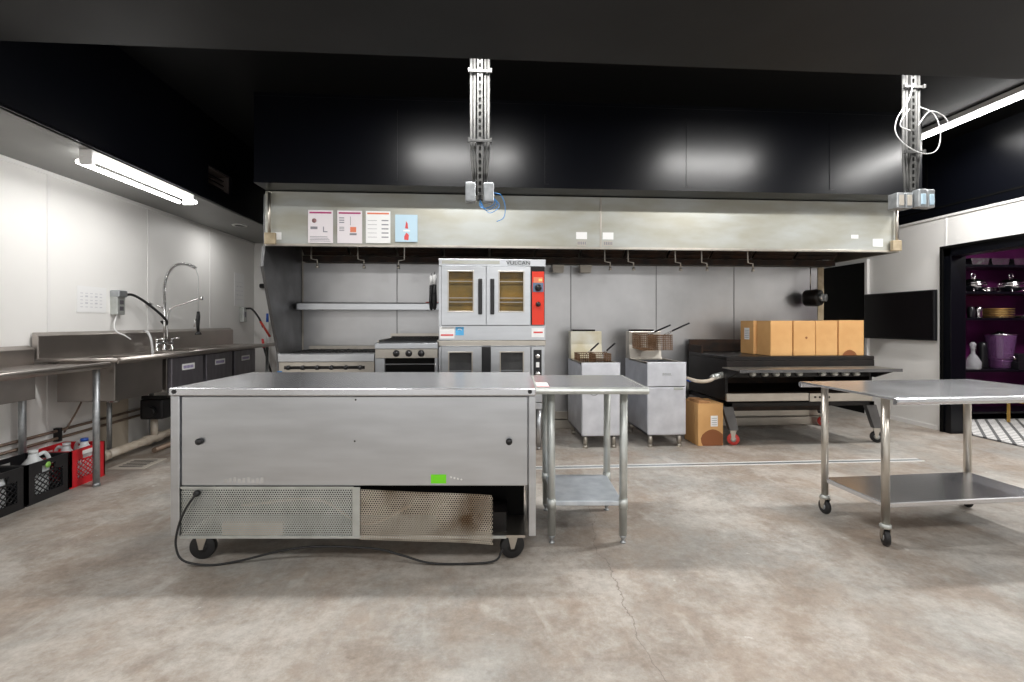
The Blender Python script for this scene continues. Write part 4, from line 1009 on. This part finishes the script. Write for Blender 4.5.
B(.158, .160, -.06, .05, .235, .265).build('label', paper, cr)
crate('black plastic milk crate next to the red crate, green dot on it', 3.445, 3.775, crate_black, 'black milk crates')
tag(MB().lathe([(.022, 0), (.022, .001), (0, .0015)], (-3.0985, 3.60, .245), 14, 'x').build('round_sticker', mat('dot_green', (.30, .60, .12), .5)), 'small green round sticker on the black crate by the red one', 'sticker')
crate('black plastic milk crate farthest from the red crate, at photo edge', 3.10, 3.43, crate_black, 'black milk crates')
def jugo(label, x, y, z, rz, capm, s=1.):
    t = thing('plastic_jug', label, 'jug', (x, y, z), rz, 'plastic jugs in the crates'); t.scale = (s, s, s)
    b = MB(); b.tube([(0, 0, 0), (0, 0, .01), (0, 0, .17), (0, 0, .21), (.0, 0, .255), (.0, 0, .28)], [.06, .07, .072, .062, .026, .021], 18); b.build('bottle', jug, t)
    MB().cyl((0, 0, .281), (0, 0, .302), .024, n=18).build('cap', capm, t)
    MB().tube(spline([(.022, 0, .262), (.06, 0, .27), (.082, 0, .22), (.07, 0, .15)], 5), .012, 8).build('handle', jug, t)
    return t
jugo('white jug with blue cap standing in the red crate', -3.19, 4.026, .013, 2.9, blue_plastic, 1.05)
jugo('white jug without blue cap at the near side of red crate', -3.21, 3.885, .013, 3.1, jug, 1.05)
jugo('white jug in the black crate next to the red crate', -3.20, 3.60, .013, 1.2, jug, 1.12)
jugo('white jug with dark label in the outermost black crate', -3.20, 3.29, .013, 2.4, jug, 1.12)
# floor drain, pipes, pump
fd = thing('floor_drain', 'beige square floor drain grate on concrete near the red crate', 'drain', (-3.05, 4.42, 0))
B(-.15, .15, -.15, .15, 0, .006).build('frame', mat('drain_beige', (.62, .57, .50), .5), fd)
b = MB()
for i in range(5):
    B(-.10, .10, -.095+i*.045, -.075+i*.045, .006, .0068).build('slot', black_rubber, fd)
pp = thing('drain_pipe', 'pale PVC drain pipe running along the floor under sink', 'pipe', (0, 0, 0))
MB().tube([(-3.30, 4.30, .09), (-3.28, 4.75, .10), (-3.26, 6.6, .12)], .038, 14).build('pipe', pvc, pp)
MB().tube([(-3.28, 4.98, .10), (-3.28, 4.98, .30)], .032, 14).build('riser_pipe', pvc, pp)
for y in (4.36, 4.9, 5.06): MB().cyl((-3.295, y-.03, .094), (-3.295, y+.03, .096), .048).build('coupling', pvc, pp)
MB().tube([(-3.13, 4.75, .035), (-3.10, 6.6, .04)], .025, 10).build('lower_pipe', pipe_brown, pp)
wp = thing('wall_pipe', 'thin brown water pipes running low along the left wall', 'pipe', (0, 0, 0))
for z, x in ((.36, XL+.025), (.30, XL+.03)): MB().tube([(x, 2.6, z), (x, 6.5, z+.02)], .012, 8).build('pipe', pipe_brown, wp)
MB().tube(spline([(XL+.03, 4.2, .34), (XL+.05, 4.3, .5), (XL+.06, 4.36, .62)], 5), .007, 6).build('branch_pipe', pipe_brown, wp)
for y in (3.2, 4.15, 5.4): B(XL, XL+.045, y-.015, y+.015, .28, .39).build('clip', black_rubber, wp)
B(XL, XL+.012, 4.55, 4.95, .02, .72).build('wall_patch', mat('patch_beige', (.52, .45, .36), .6), wp)
pm = thing('pump', 'black boxy pump unit on pipes under the sink', 'pump', (-3.24, 4.99, .305))
B(-.11, .11, -.12, .14, 0, .20).build('housing', black_plastic, pm, bev=.02, seg=3)
MB().cyl((0, -.16, .08), (0, -.12, .08), .05).build('motor', black_rubber, pm)
B(.11, .112, .02, .08, .04, .10).build('label', paper, pm)
B(-.11, .11, -.09, -.06, .2, .23).build('lid_rib', black_rubber, pm)
